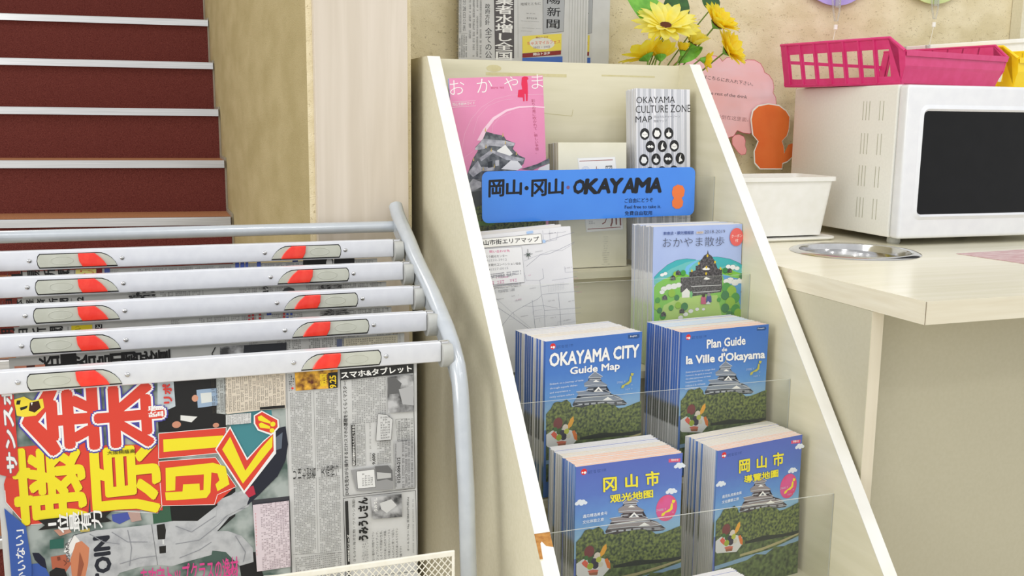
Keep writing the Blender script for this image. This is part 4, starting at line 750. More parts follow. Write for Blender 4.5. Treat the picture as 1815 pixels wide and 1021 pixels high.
for q in ([(89.2,-64.4)], [(106.0,-52.1)], [(121.3,-63.7)], [(75.7,-76.4)], [(104.2,-71.6)], [(104.0,-82.5)], [(132.6,-75.1)]): a.ell((222, 190, 50), q[0], 1.8, 2.6, 8)
a.poly(WH, [(56.7,-112.7),(66.5,-105.6),(72.9,-112.5),(71.9,-121.8),(57.4,-121.4)]); a.poly((120, 196, 130), [(72.9,-113.6),(75.4,-110.4),(78.2,-115.0),(77.4,-122.5),(73.9,-122.3)])
for q, r_ in (([(22.0,-104.3)], 6), ([(31.8,-101.6)], 7), ([(41.6,-101.0)], 7), ([(50.2,-99.3)], 6), ([(18.5,-109.5)], 5), ([(152.6,-97.0)], 8), ([(163.1,-100.8)], 8), ([(173.4,-98.0)], 7), ([(181.3,-101.7)], 5), ([(144.8,-97.7)], 6), ([(147.9,-72.5)], 5), ([(157.0,-74.0)], 6), ([(166.1,-76.2)], 5), ([(17.9,-80.5)], 4), ([(23.9,-78.7)], 4), ([(55.2,-155.0)], 5), ([(65.1,-150.2)], 5), ([(75.0,-145.3)], 5), ([(87.5,-142.8)], 4), ([(100.2,-143.6)], 3.4)): a.ell((240, 240, 238), q[0], r_, r_ * .72, 12); a.line(BK, [(q[0][0] + r_ * cos(t), q[0][1] + r_ * .72 * sin(t)) for t in (.3, .9, 1.5, 2.1, 2.7)], .25)
gr1, gr2, gr3 = (76, 160, 70), (150, 196, 60), (60, 130, 76)
for k, (q, r_) in enumerate((([(10.2,-123.0)], 5), ([(9.2,-133.7)], 6), ([(14.2,-140.5)], 5), ([(20.6,-150.6)], 6), ([(36.9,-112.7)], 7), ([(47.0,-120.8)], 5), ([(36.3,-137.5)], 5), ([(49.8,-134.0)], 6), ([(62.3,-136.9)], 7), ([(145.2,-108.7)], 9), ([(155.8,-115.9)], 10), ([(143.0,-121.9)], 8), ([(163.9,-127.5)], 9), ([(153.8,-135.8)], 10), ([(143.7,-144.1)], 8), ([(164.6,-147.6)], 9), ([(170.1,-154.6)], 8), ([(151.9,-155.7)], 6), ([(130.4,-128.9)], 4), ([(152.1,-81.5)], 5), ([(141.7,-78.8)], 5), ([(58.4,-79.2)], 5), ([(43.6,-80.7)], 5), ([(175.7,-90.4)], 5))): a.ell((gr1, gr2, gr3)[k % 3], q[0], r_, r_, 14); a.line(BK, [(q[0][0] + r_ * cos(t), q[0][1] + r_ * sin(t)) for t in (3.4, 4.1, 4.8, 5.5)], .25)
for q in ([(23.6,-119.5)], [(57.5,-144.3)], [(38.8,-86.9)], [(48.5,-78.8)], [(150.7,-79.9)], [(21.7,-147.4)]): a.poly(dkg, [(q[0][0] - 5, q[0][1] - 3.5), (q[0][0] + 5, q[0][1] - 3.5), (q[0][0] + 4, q[0][1] + 2), (q[0][0], q[0][1] + 5), (q[0][0] - 5, q[0][1] + 2)])
a.poly((200, 92, 130), [(94.4,-134.5),(94.6,-123.5),(98.2,-119.3),(103.4,-122.9),(104.5,-135.1)]); a.poly((70, 80, 150), [(104.4,-131.8),(105.9,-120.9),(110.9,-117.9),(114.8,-122.5),(115.6,-132.4)]); a.ell((64, 46, 44), [(99.5,-119.9)][0], 3.2, 3.2, 12); a.ell((150, 140, 150), [(109.6,-118.9)][0], 3, 3.2, 12); a.poly((226, 226, 236), [(103.7,-135.0),(108.7,-129.8),(113.9,-135.6)])
for q in ([(176.7,-118.2)], [(181.5,-121.8)]): a.poly((150, 110, 80), [(q[0][0] - 3, q[0][1]), (q[0][0] + 2, q[0][1] + 4), (q[0][0] + 3, q[0][1] - 1)])
a.ell((228, 104, 100), [(162.5,-22.0)][0], 13.5, 15.5, 32); a.fit(WH, 'クーポン', [[(152.2,-23.0)][0], [(173.9,-22.4)][0], [(152.1,-17.7)][0]], .0); a.fit(WH, '付', [[(160.2,-30.7)][0], [(166.4,-30.5)][0], [(160.0,-25.4)][0]], .0)
a.fit((50, 74, 140), '飲食店・観光情報誌', [[(18.7,-13.9)][0], [(77.1,-14.4)][0], [(18.6,-8.2)][0]], .01); a.rect((206, 196, 190), *[(82.1,-13.7)][0], *[(96.0,-10.1)][0]); a.fit((130, 96, 60), '最新版', [[(84.1,-12.9)][0], [(94.1,-12.8)][0], [(84.0,-10.5)][0]]); a.fit((74, 74, 96), '2018-2019', [[(98.1,-13.8)][0], [(139.1,-14.3)][0], [(97.9,-8.2)][0]], -.012)
a.fit((60, 60, 72), 'おかやま散歩', [[(17.6,-34.5)][0], [(138.3,-36.4)][0], [(17.3,-18.3)][0]], -.014)
stack(((0.787, 1.4745, 1.023),2,2,0), .1745, .236, .074, 18, 'walking_magazine', SA, [SP_grey, SP_grey, SP_white], 'lavender illustrated walking magazine with a castle drawing, front copy', 'in the lavender walking magazine stack', 'magazine', 'illustrated walking magazines', tops=(3, 3, 3, 0), art=a, jit=.0012, zj=.003)

# area map (second tier left)
a = Art(); lg, lk = (150, 152, 168), (196, 170, 190)
rnd = random.Random(11)
pl = [(113.0,-64.1),(116.2,-75.9),(119.3,-91.6),(110.3,-103.9),(111.4,-132.9),(102.1,-104.9),(93.4,-113.4)]
for q, w_ in (([(85.2,-57.3),(110.4,-41.1),(126.7,-40.9),(145.4,-35.3),(171.7,-26.5)], .6), ([(81.8,-48.4),(98.2,-43.5),(114.6,-39.6),(131.1,-36.0),(149.3,-38.0),(170.9,-28.4)], .35), ([(28.4,-156.6),(56.1,-129.8),(66.4,-125.3),(85.0,-118.1),(101.6,-112.5),(110.2,-105.8),(134.7,-106.8),(176.0,-108.3)], .5), ([(29.4,-115.9),(59.4,-139.7),(86.1,-162.4),(97.5,-173.6)], .6), ([(23.0,-95.3),(56.1,-129.8),(90.1,-162.9),(105.3,-178.6)], .3), ([(113.0,-64.1),(114.0,-79.5),(106.7,-82.5),(108.2,-105.6),(111.4,-132.9),(110.7,-175.4)], .5), ([(91.4,-113.1),(92.3,-130.5),(93.5,-157.6),(95.2,-177.2)], .6), ([(137.7,-107.2),(138.9,-136.4),(138.8,-171.4)], .6), ([(74.8,-120.6),(92.7,-123.8),(109.0,-123.9),(135.1,-132.0)], .4), ([(127.9,-84.9),(156.7,-84.4),(172.3,-83.3)], .4), ([(107.0,-93.0),(129.4,-92.8),(157.1,-94.1)], .4), ([(111.4,-132.9),(139.1,-134.4),(176.4,-136.2)], .4), ([(92.6,-140.1),(136.5,-142.8),(175.9,-144.9)], .3), ([(75.9,-46.8),(83.6,-79.8),(107.7,-82.6)], .3), ([(58.2,-128.1),(58.4,-139.6),(49.4,-140.3)], .3), ([(151.8,-64.6),(152.2,-74.3),(173.8,-75.7)], .35), ([(117.1,-2.1),(117.8,-21.0),(140.3,-19.5),(143.2,-6.6)], .35), ([(118.7,-7.9),(143.0,-8.4),(157.4,-8.0)], .3), ([(129.1,-3.3),(129.0,-20.3)], .3), ([(115.8,-20.8),(155.0,-13.4),(172.1,-10.4)], .5)): a.line(lg, q, w_)
for k in range(10):
    x = 690 + k * 14; q0 = [(121.3,-91.8),(120.5,-104.2)]; a.line(lg, [(q0[0][0] + k * 3.0, q0[0][1] + k * .25), (q0[1][0] + k * 3.0, q0[1][1] + k * .25)], .22)
for k in range(14):
    q0 = [(79.6,-138.5)][0]; x = q0[0] + rnd.random() * 70; y = q0[1] - rnd.random() * 60 + 8; a.line(lg, [(x, y), (x + rnd.uniform(8, 26), y + 1)], .22); a.line(lg, [(x, y), (x + .6, y - rnd.uniform(5, 20))], .22)
for q in ([(126.8,-8.7)], [(151.5,-68.4)], [(117.5,-119.2)], [(154.2,-123.7)], [(117.7,-147.2)], [(144.0,-154.5)], [(160.0,-165.4)], [(69.6,-138.2)], [(61.4,-111.4)], [(30.1,-105.6)], [(87.7,-94.5)], [(101.7,-36.0)], [(56.0,-103.1)], [(118.7,-161.9)]): a.greek((120, 116, 130), [(q[0][0] , q[0][1]), (q[0][0] + 13, q[0][1] + .6), (q[0][0], q[0][1] + 1.8)], 8, 1)
for q in ([(82.1,-73.0)], [(63.5,-109.7)], [(165.8,-87.4)], [(169.6,-111.0)], [(163.9,-101.6)]): a.greek((200, 90, 150), [(q[0][0], q[0][1]), (q[0][0] + 10, q[0][1] + .6), (q[0][0], q[0][1] + 1.6)], 6, 1)
a.poly((170, 200, 238), [(89.1,-1.2),(100.1,-0.8),(100.4,-4.6),(89.2,-5.0)]); a.poly((170, 200, 238), [(115.3,-17.0),(120.5,-17.9),(120.8,-22.3),(115.8,-22.2)])
a.poly(WH, [(2.6,-5.2),(113.5,-7.0),(114.5,-22.6),(5.4,-19.2)]); a.line((80, 80, 80), [(2.6,-5.2),(113.5,-7.0),(114.5,-22.6),(5.4,-19.2)], .5, True)
a.fit((40, 40, 44), '岡山市街エリアマップ', [[(4.7,-15.4)][0], [(109.5,-19.1)][0], [(4.7,-7.3)][0]], .02)
a.poly((240, 240, 242), [(1.4,-20.6),(79.1,-24.6),(80.3,-82.3),(6.6,-79.3)]); a.line((110, 110, 120), [(1.4,-20.6),(79.1,-24.6),(80.3,-82.3),(6.6,-79.3)], .35, True)
a.fit((214, 80, 140), '問い合わせ先', [[(24.4,-28.9)][0], [(58.4,-30.9)][0], [(24.3,-24.8)][0]], .01)
a.fit((60, 60, 66), 'ももたろう観光センター', [[(3.1,-35.9)][0], [(53.5,-38.4)][0], [(3.3,-31.5)][0]], 0); a.fit((130, 130, 140), '(086)222-2912', [[(9.4,-42.6)][0], [(52.3,-45.0)][0], [(9.5,-38.1)][0]], -.01)
a.fit((60, 60, 66), 'おかやま観光コンベンション協会', [[(7.0,-49.0)][0], [(75.9,-53.2)][0], [(7.1,-44.9)][0]], 0); a.fit((130, 130, 140), '(086)227-0015', [[(12.2,-57.4)][0], [(53.6,-59.0)][0], [(12.3,-52.9)][0]], -.01)
a.greek((90, 90, 110), H([(21.7,-59.6),(75.4,-68.3)]), 28, 1); a.greek((120, 120, 130), H([(23.4,-63.9),(60.4,-70.3)]), 24, 1); a.fit((200, 96, 160), '1:12,500', [[(32.6,-71.3)][0], [(52.7,-72.1)][0], [(32.8,-68.3)][0]]); a.greek((210, 120, 170), H([(24.7,-72.6),(67.7,-79.5)]), 10, 1, fill=.6); a.greek((120, 120, 130), H([(26.1,-79.7),(74.1,-87.4)]), 30, 1); a.greek((120, 120, 130), H([(29.4,-88.2),(62.7,-94.0)]), 22, 1)
for q, w_ in (([(89.2,-29.0),(88.9,-38.8)], .7), ([(82.1,-38.1),(97.0,-37.8)], .7), ([(89.6,-45.5),(89.0,-36.9)], .7)): a.line((70, 80, 76), q, w_)
a.poly((90, 100, 96), [(85.8,-34.7),(89.4,-36.9),(93.7,-35.5),(91.3,-38.3),(93.8,-42.7),(89.6,-39.8),(85.4,-42.2),(87.7,-38.1)])
for q in ([(32.9,-62.0)], [(52.5,-63.4)], [(65.2,-63.7)]): pass
M_map = mat('map_sheet_paper', (226, 226, 230), .5, rgb2=(232, 232, 235), noise=(20, 20, 20))
stack(((0.482, 1.497, 1.014),0,2,4), .166, .228, .066, 12, 'area_map', M_map, [SP_white], 'white folded street map with a boxed Japanese title, front copy', 'in the white street map stack', 'map', 'folded street maps', tops=(1, 0, 1, 0), art=a, zj=.004, xoff=-.01)

# pink magazine
a = Art(base=.0001); PK = mat('cover_rose_pink', (226, 138, 178), .3, rgb2=(230, 146, 184), noise=(14, 14, 14), coat=.2)
for q, w_ in (([(16.4,-117.2),(22.2,-92.6),(35.2,-68.3),(53.8,-49.8),(78.2,-36.9),(108.4,-31.1),(169.2,-31.8)], .5), ([(36.8,-93.3),(47.1,-66.1),(65.8,-47.5),(93.0,-38.9),(111.0,-38.1)], .4), ([(70.5,-100.5),(73.0,-81.1),(85.6,-67.7),(107.0,-60.2)], .4), ([(18.5,-132.6),(35.3,-122.4)], .3)): a.line((238, 186, 208), q, w_)
a.poly((244, 206, 222), [(43.6,-104.7),(55.5,-85.9),(73.7,-67.2),(98.2,-54.9),(122.6,-50.3),(146.9,-50.6),(169.5,-53.2),(169.4,-54.9),(146.8,-52.9),(122.4,-53.0),(99.6,-58.3),(76.5,-71.5),(62.3,-87.6),(54.5,-105.3)])
for ch, q in zip('おかやま', ([(0.3,-27.3),(25.8,-26.8),(0.5,-3.7)], [(47.8,-25.4),(75.2,-24.7),(48.1,-2.5)], [(96.7,-24.3),(122.0,-23.5),(97.2,-0.6)], [(146.6,-22.1),(167.7,-21.7),(147.0,1.8)])): a.fit(WH, ch, q, -.012)
a.greek((206, 60, 110), H([(72.7,-15.3),(96.3,-19.3)]), 9, 1); a.line(WH, [(2.5,-39.1),(44.5,-37.9)], .35); a.line(WH, [(2.0,-47.8),(44.6,-46.7)], .35); a.fit(WH, '岡山市観光ガイド', [[(3.8,-45.7)][0], [(42.9,-44.4)][0], [(3.8,-40.8)][0]])
wom = (226, 44, 84)
a.poly(wom, [(129.3,-2.6),(133.9,-0.6),(139.9,-1.6),(141.3,-5.2),(138.5,-7.1),(139.4,-14.1),(139.3,-28.0),(138.1,-41.9),(135.1,-42.3),(135.0,-30.6),(133.2,-29.2),(132.6,-42.3),(129.9,-42.4),(129.6,-27.6),(129.3,-22.1),(127.9,-13.7)]); a.poly(wom, [(122.0,-23.2),(129.9,-22.1),(129.9,-36.0),(120.2,-35.1)])
a.fit((170, 60, 90), '彩\nり\nの\n風\nに\n吹\nか\nれ\nて\n、\n新\nし\nい\n予\n感\n。', [[(148.8,-132.8)][0], [(155.6,-133.1)][0], [(144.9,-39.4)][0]], -.01)
stn = mat('print_castle_wall', (150, 150, 158), .4, rgb2=(196, 196, 202), noise=(80, 80, 80), ramp=(.4, .6)); stn2 = mat('print_castle_dark', (74, 78, 84), .4, rgb2=(116, 120, 124), noise=(110, 110, 110), ramp=(.4, .6))
a.poly(stn2, [(21.2,-164.9),(26.2,-154.0),(34.6,-134.9),(44.2,-121.5),(40.0,-115.7),(54.1,-102.5),(60.6,-90.3),(75.3,-95.1),(91.6,-98.7),(95.8,-105.9),(112.1,-112.4),(107.1,-122.0),(118.7,-134.0),(129.2,-138.8),(125.7,-148.6),(105.1,-164.4),(95.5,-238.3),(28.6,-247.4)])
a.poly(stn, [(39.0,-117.9),(54.7,-102.5),(92.7,-107.2),(111.2,-112.3),(109.8,-116.5),(89.2,-117.7),(65.4,-114.2),(56.2,-119.3),(39.8,-120.7)]); a.poly(WH, [(78.4,-123.3),(93.9,-114.3),(106.7,-130.5),(100.5,-134.4),(79.6,-129.0)]); a.poly((236, 236, 238), [(84.3,-155.2),(109.5,-136.3),(123.9,-154.2),(114.5,-158.7)])
a.poly(stn, [(46.5,-134.2),(68.0,-121.3),(100.5,-133.0),(127.6,-140.1),(124.3,-144.5),(94.1,-140.0),(70.7,-127.1),(49.1,-139.9)]); a.poly(stn, [(25.2,-156.7),(43.3,-138.2),(48.6,-149.7),(72.5,-151.1),(72.2,-156.8),(48.3,-156.7),(33.0,-165.6)]); a.poly((56, 60, 66), [(61.0,-142.0),(69.5,-139.7),(68.9,-150.9),(60.5,-151.8)]); a.poly((200, 200, 204), [(74.5,-140.0),(81.5,-139.2),(81.0,-148.8),(74.1,-149.5)])
a.poly(stn, [(20.3,-181.7),(32.8,-168.4),(47.3,-175.0),(46.9,-183.4),(21.1,-193.0)]); a.poly((64, 68, 72), [(22.7,-191.7),(46.6,-189.1),(45.3,-214.5),(30.1,-219.1)]); a.poly(stn2, [(120.7,-157.4),(151.8,-150.1),(173.9,-141.3),(174.2,-149.9),(154.6,-156.0),(142.1,-160.4)]); a.poly((226, 226, 228), [(154.6,-157.4),(174.2,-150.8),(173.7,-162.3),(151.3,-160.9)])
for q in ([(59.3,-87.4)], [(90.2,-97.2)], [(94.1,-110.1)], [(58.8,-115.3)], [(113.4,-129.4)], [(68.0,-121.3)], [(72.0,-148.9)], [(35.4,-135.5)], [(52.1,-152.7)]): a.poly((206, 180, 110), [(q[0][0] - 1.3, q[0][1] - 3), (q[0][0] + 1.3, q[0][1] - 3), (q[0][0] + .4, q[0][1] + 4)])
a.poly(M_foliage, [(28.6,-219.0),(45.3,-214.5),(46.8,-243.1),(163.1,-250.7),(162.4,-421.6),(8.1,-404.6),(28.9,-241.8)]); a.poly((96, 140, 60), [(36.4,-240.9),(67.8,-244.8),(67.5,-250.5),(36.8,-249.5)])
stack(((0.484, 1.638, 1.262),0,1,3.0), .168, .318, .012, 4, 'travel_magazine', PK, [SP_blue2, SP_white], 'rose-pink travel magazine with a castle photo, front copy at top left', 'in the rose-pink travel magazine stack', 'magazine', 'rose-pink travel magazines', art=a, jit=.0012)

# narrow striped map
a = Art(); SG = mat('cover_silver_grey', (226, 226, 230), .35, rgb2=(230, 230, 234), noise=(20, 20, 20))
for x, w_, c_ in ((3, 5, (186, 188, 194)), (13, 7, (196, 198, 204)), (25, 6, (180, 182, 188)), (40, 10, (196, 198, 204)), (57, 8, (188, 190, 196)), (71, 5, (176, 178, 186)), (82, 10, (198, 200, 206)), (98, 5, (186, 188, 194))): a.rect(c_, x, -.2, x + w_, -308)
for x in (10, 22, 34, 52, 67, 79, 95): a.rect((156, 162, 186), x, -.2, x + .5, -308)
a.fit(BK, 'OKAYAMA', [[(0.6,-26.8)][0], [(78.8,-24.6)][0], [(0.7,-15.1)][0]], -.004); a.fit(BK, 'CULTURE ZONE', [[(-0.7,-44.2)][0], [(110.9,-40.8)][0], [(-0.6,-30.9)][0]], -.004); a.fit(BK, 'MAP', [[(-1.4,-60.8)][0], [(31.6,-60.0)][0], [(-1.3,-49.8)][0]], -.004)
a.fit((110, 110, 120), '岡山カルチャーゾーン', [[(35.7,-53.0)][0], [(89.3,-51.5)][0], [(35.8,-47.9)][0]], -.01); a.fit((110, 110, 120), '施設マップ', [[(35.1,-60.2)][0], [(62.1,-59.5)][0], [(35.1,-55.6)][0]], -.01)
for k, q in enumerate(([(16.9,-81.2)], [(41.4,-80.1)], [(65.8,-79.7)], [(28.0,-103.8)], [(52.4,-103.1)], [(76.9,-102.3)], [(14.5,-127.8)], [(39.3,-126.6)], [(64.0,-125.9)], [(89.0,-125.0)], [(27.1,-150.7)], [(51.4,-149.8)], [(75.7,-148.5)])):
    x, y = q[0]; a.ell((34, 34, 36), (x, y), 9.4, 10.6, 28)
    kind = k % 5
    if kind == 0: a.poly(WH, [(x - 6, y + 1), (x, y + 5), (x + 6, y + 1), (x + 6, y - 4), (x, y - 7), (x - 6, y - 4)]); a.line((60, 60, 60), [(x - 6, y + 1), (x, y - 2), (x + 6, y + 1)], .5)
    if kind == 1: a.poly(WH, [(x - 6, y - 2), (x - 3, y + 6), (x + 4, y + 5), (x + 7, y - 1), (x + 3, y - 6), (x - 3, y - 6)])
    if kind == 2: a.poly(WH, [(x - 5, y - 4), (x - 5, y), (x - 1, y + 2), (x, y + 8), (x + 1, y + 2), (x + 5, y), (x + 5, y - 4), (x, y - 7)])
    if kind == 3: a.poly(WH, [(x - 7, y), (x - 2, y + 3), (x, y + 1), (x + 3, y + 3), (x + 7, y - 1), (x + 3, y - 3), (x, y - 1), (x - 3, y - 3)])
    if kind == 4: a.poly(WH, [(x - 3, y - 7), (x + 5, y - 4), (x + 1, y + 1), (x + 2, y + 8), (x - 2, y + 2)])
a.line(GR, [(1.7,-230.2),(114.3,-233.4)], .4); a.line(GR, [(51.5,-227.5),(51.4,-238.0)], .4); a.greek(GR, H([(85.7,-233.3),(102.2,-235.8)]), 12, 1)
stack(((0.836, 1.65, 1.253),0,5,0), .110, .308, .036, 9, 'culture_map', SG, [SP_white], 'narrow grey-striped culture zone map with round black icons, front copy', 'in the narrow culture map stack', 'map', 'narrow culture zone maps', tops=(0, 0, 0), art=a, jit=.0016, zj=.003, xoff=-.004)
a = None
# cream booklet with a white label
a = Art(); CR_ = mat('cover_cream', (228, 224, 200), .55, rgb2=(234, 230, 208), noise=(20, 20, 20))
a.poly((224, 222, 214), [(36.3,-27.2),(109.9,-24.9),(126.4,-155.3),(52.5,-158.3)]); a.poly((246, 245, 240), [(37.6,-27.8),(109.2,-25.6),(125.0,-154.7),(53.9,-157.7)])
a.line((150, 56, 40), [(40.3,-32.8),(105.0,-30.6)], 1.2); a.line((150, 56, 40), [(55.3,-152.7),(120.8,-150.7)], 1.2)
for r_ in (3, 5.4, 7.6): a.line((110, 140, 200), [([(52.1,-49.6)][0][0] + r_ * cos(t * pi / 12), [(52.1,-49.6)][0][1] + r_ * sin(t * pi / 12)) for t in range(13)], .4)
a.fit((130, 60, 50), '九', [[(68.9,-59.1)][0], [(81.3,-58.5)][0], [(68.3,-42.2)][0]]); a.fit(BK, '岡', [[(91.7,-58.6)][0], [(104.2,-58.1)][0], [(91.0,-41.1)][0]])
a.fit((130, 50, 40), '川', [[(100.1,-149.2)][0], [(121.2,-147.5)][0], [(99.1,-125.5)][0]], .02); a.fit((130, 50, 40), 'う', [[(80.9,-145.5)][0], [(93.1,-144.3)][0], [(80.3,-125.0)][0]], 0); a.greek((150, 150, 150), H([(57.5,-137.1),(70.5,-143.7)]), 3, 2)
for k, w_ in enumerate((50, 36, 54, 30, 52, 40, 44, 84, 92, 52, 70, 46, 98)):
    q0 = [(90.6,-168.0)][0]; a.greek((140, 138, 128), [(q0[0] - w_ * .085, q0[1] - k * 4.1), (q0[0] + w_ * .085, q0[1] - k * 4.1), (q0[0] - w_ * .085, q0[1] - k * 4.1 + 1.8)], max(4, w_ // 7), 1)
stack(((0.68, 1.635, 1.157),0,4,0), .132, .221, .045, 9, 'cream_booklet', CR_, [SP_cream], 'cream booklet with a white label behind the blue sign, front copy', 'in the cream booklet stack', 'booklet', 'cream booklets', tops=(1, 1, 1), art=a)

# blue laminated sign taped to the top acrylic front
W_, H_ = 399, 85.5
s_ = MB(); s_.prism([(x / 1000, z / 1000) for x, z in rrect(0, -H_, W_, 0, 11)], 'y', 0, .0006, mat('sign_blue_laminate', (56, 130, 228), .14, rgb2=(62, 137, 232), noise=(9, 9, 9), coat=.6))
sg = s_.build('sign'); frame(sg, (0.521, 1.5745, 1.111),0,0,0.7); tag(sg, 'blue laminated place-name sign on the top acrylic front', 'sign')
a = Art(); K3 = (22, 24, 30)
for ch, q in (('岡', [(11.8,-42.2),(37.9,-41.3),(12.5,-15.0)]), ('山', [(42.6,-39.8),(69.1,-39.5),(43.2,-15.1)]), ('冈', [(87.5,-43.3),(113.8,-42.4),(88.0,-16.2)]), ('山', [(118.1,-41.4),(144.7,-40.4),(118.5,-15.7)])): a.fit(K3, ch, q, .03)
a.ell(K3, [(78.5,-29.2)][0], 3.6, 3.6); a.ell((120, 84, 120), [(153.8,-30.0)][0], 3, 3)
for ch, q in (('O', [(163.7,-40.4),(183.4,-40.4),(164.1,-17.9)]), ('K', [(185.3,-41.0),(208.9,-41.1),(185.6,-17.3)]), ('A', [(209.6,-40.5),(232.8,-40.6),(209.8,-17.3)]), ('Y', [(230.9,-41.1),(254.3,-40.6),(231.1,-17.8)]), ('A', [(258.2,-41.3),(279.3,-41.3),(259.0,-17.8)]), ('M', [(280.6,-41.9),(307.7,-42.1),(280.7,-17.7)]), ('A', [(309.0,-42.1),(331.9,-42.1),(309.1,-18.4)])): a.fit(K3, ch, [(q[0][0] - 1, q[0][1]), (q[1][0] - 1, q[1][1]), (q[2][0] + 2, q[2][1])], .048)
a.fit(K3, 'ご自由にどうぞ', [[(261.1,-59.8)][0], [(316.0,-59.7)][0], [(260.9,-51.7)][0]], .0); a.fit(K3, 'Feel free to take it.', [[(261.3,-69.6)][0], [(332.0,-70.8)][0], [(261.2,-63.8)][0]], .0); a.fit(K3, '免費自由取用', [[(261.6,-81.5)][0], [(314.6,-82.5)][0], [(261.4,-73.7)][0]], .0)
a.poly((236, 122, 62), [(352.9,-43.0),(355.3,-34.3),(364.1,-30.1),(374.2,-32.7),(378.8,-40.8),(377.1,-50.4),(372.6,-54.4),(376.1,-60.4),(375.0,-68.6),(368.5,-73.1),(360.5,-72.9),(354.4,-68.0),(353.5,-59.7),(357.3,-54.0),(353.8,-48.9)])
a.build('print', sg)

# ------------------------------------------------------------------ counter
ct = empty('counter', (1.8, 1.5, 0), 'pale wood-look counter with a thick edge under the microwave', 'counter')
def cn(mb, name, **k):
    o = mb.build(name, ct, **k); o.location = (-1.8, -1.5, 0); return o
def planar(name, z0_, z1, hole, x0, y0, x1, y1):
    """worktop with a round opening"""
    cx, cy, r = hole; n = 48; mb = MB(); vs = []; ring = [(cx + r*cos(2*pi*k/n), cy + r*sin(2*pi*k/n)) for k in range(n)]
    outer = []
    for k in range(n):
        t = 2*pi*k/n; dx, dy = cos(t), sin(t); s = min((x1 - cx)/dx if dx > 1e-9 else 9e9, (x0 - cx)/dx if dx < -1e-9 else 9e9, (y1 - cy)/dy if dy > 1e-9 else 9e9, (y0 - cy)/dy if dy < -1e-9 else 9e9); outer.append([cx + dx*s, cy + dy*s])
    for c_ in ((x0, y0), (x1, y0), (x1, y1), (x0, y1)):
        k = min(range(n), key=lambda i: (outer[i][0]-c_[0])**2 + (outer[i][1]-c_[1])**2); outer[k] = list(c_)
    for z in (z1, z0_): vs += [(x, y, z) for x, y in ring] + [(x, y, z) for x, y in outer]
    f_top = [(k, (k+1) % n, n + (k+1) % n, n + k) for k in range(n)]; f_bot = [tuple(2*n + i for i in f)[::-1] for f in f_top]
    mb.add(vs, f_top, M_count); mb.add(vs, f_bot, M_countedge)
    mb.add(vs, [(k, (k+1) % n, 2*n + (k+1) % n, 2*n + k) for k in range(n)], M_black)
    mb.add(vs, [(n + k, n + (k+1) % n, 3*n + (k+1) % n, 3*n + k) for k in range(n)], M_countedge)
    return mb
HC = (1.242, 1.533)
wt = planar('worktop', .9253, .958, (HC[0], HC[1], .100), .993, 1.071, 2.9, 2.019); cn(wt, 'worktop')
p = MB(); p.box((.9931, 1.0714, .9253), (2.9, 1.0719, .958), M_countedge); p2 = MB()
p2.box((.9927, 1.0705, .9255), (.9934, 1.0711, .9578), mat('seam_brown', (120, 104, 80), .6)); cn(p2, 'edge_seam')
p = MB(); p.box((.9935, 1.177, .05), (1.0155, 2.01, .925), M_cab, faces={'front': mat('panel_edge_band', (226, 216, 192), .42, rgb2=(232, 223, 200), noise=(60, 60, 6))}); cn(p, 'side_panel', bevel=.0006, seg=1)
p = MB(); p.box((1.0165, 1.205, .05), (2.9, 1.22, .925), M_cab); cn(p, 'front_panel')
p = MB(); p.box((1.0, 1.24, 0), (2.9, 1.26, .05), M_black); cn(p, 'toe_kick')
# round waste opening with a stainless flap
wo = empty('waste_opening', (HC[0], HC[1], .958), 'round stainless steel waste opening with a flap set into the counter', 'waste opening')
p = MB(); p.lathe([(.097, -.032), (.099, -.001), (.100, .0028), (.104, .0044), (.110, .0040), (.1165, .0018), (.118, .0004)], M_steel, n=64); p.build('rim', wo, smooth=True)
p = MB(); p.lathe([(0, -.018), (.03, -.0176), (.06, -.0165), (.085, -.014), (.0935, -.0115), (.094, -.0135), (0, -.020)], M_steel, n=64); fl = p.build('flap', wo, smooth=True); fl.rotation_euler = (radians(3), 0, 0)

# microwave
MWX, MWY, MWZ = 1.377, 1.603, .973
mw = empty('microwave', (MWX, MWY, .958), 'white microwave oven with a dark door window on the counter', 'microwave', rz=radians(-2.32))
DZ = MWZ - .958
p = MB(); p.box((0, .0006, DZ), (.50, .352, DZ + .297), M_mwside); p.build('case', mw, bevel=.003, seg=2)
p = MB()
for r0, r1 in ((1.239, 1.201), (1.175, 1.133), (1.110, 1.068), (1.045, 1.004)):
    for yy in (.104, .094, .084, .052, .041):
        p.box((-.0004, yy - .0008, r1 - .958), (.0005, yy + .0008, r0 - .958), mat('slit_shadow', (176, 174, 156), .6))
p.build('vent_slits', mw)
p = MB(); p.box((0.0005, -.0285, DZ - .0005), (.50, -.0006, DZ + .2965), M_mwdoor); d = p.build('door', mw, bevel=.0075, seg=4, smooth=True)
q = MB(); q.prism([(x, z) for x, z in rrect(.031, DZ + .032, .345, DZ + .262, .010)], 'y', -.0305, -.027, M_mwdoor); 
w0 = rrect(.040, DZ + .047, .335, DZ + .247, .009)
q2 = MB(); q2.prism(w0, 'y', -.0292, -.0270, M_mwglass); q2.build('window', d)
q = MB(); vs = [(x, -.0292, z) for x, z in w0] + [(x, -.0325, z) for x, z in rrect(.037, DZ + .043, .338, DZ + .251, .012)] + [(x, -.0284, z) for x, z in rrect(.031, DZ + .036, .345, DZ + .259, .016)]; k = len(w0)
q.add(vs, [(i, (i+1) % k, k + (i+1) % k, k + i) for i in range(k)] + [(k + i, k + (i+1) % k, 2*k + (i+1) % k, 2*k + i) for i in range(k)], M_mwdoor); q.build('window_frame', d, smooth=True)
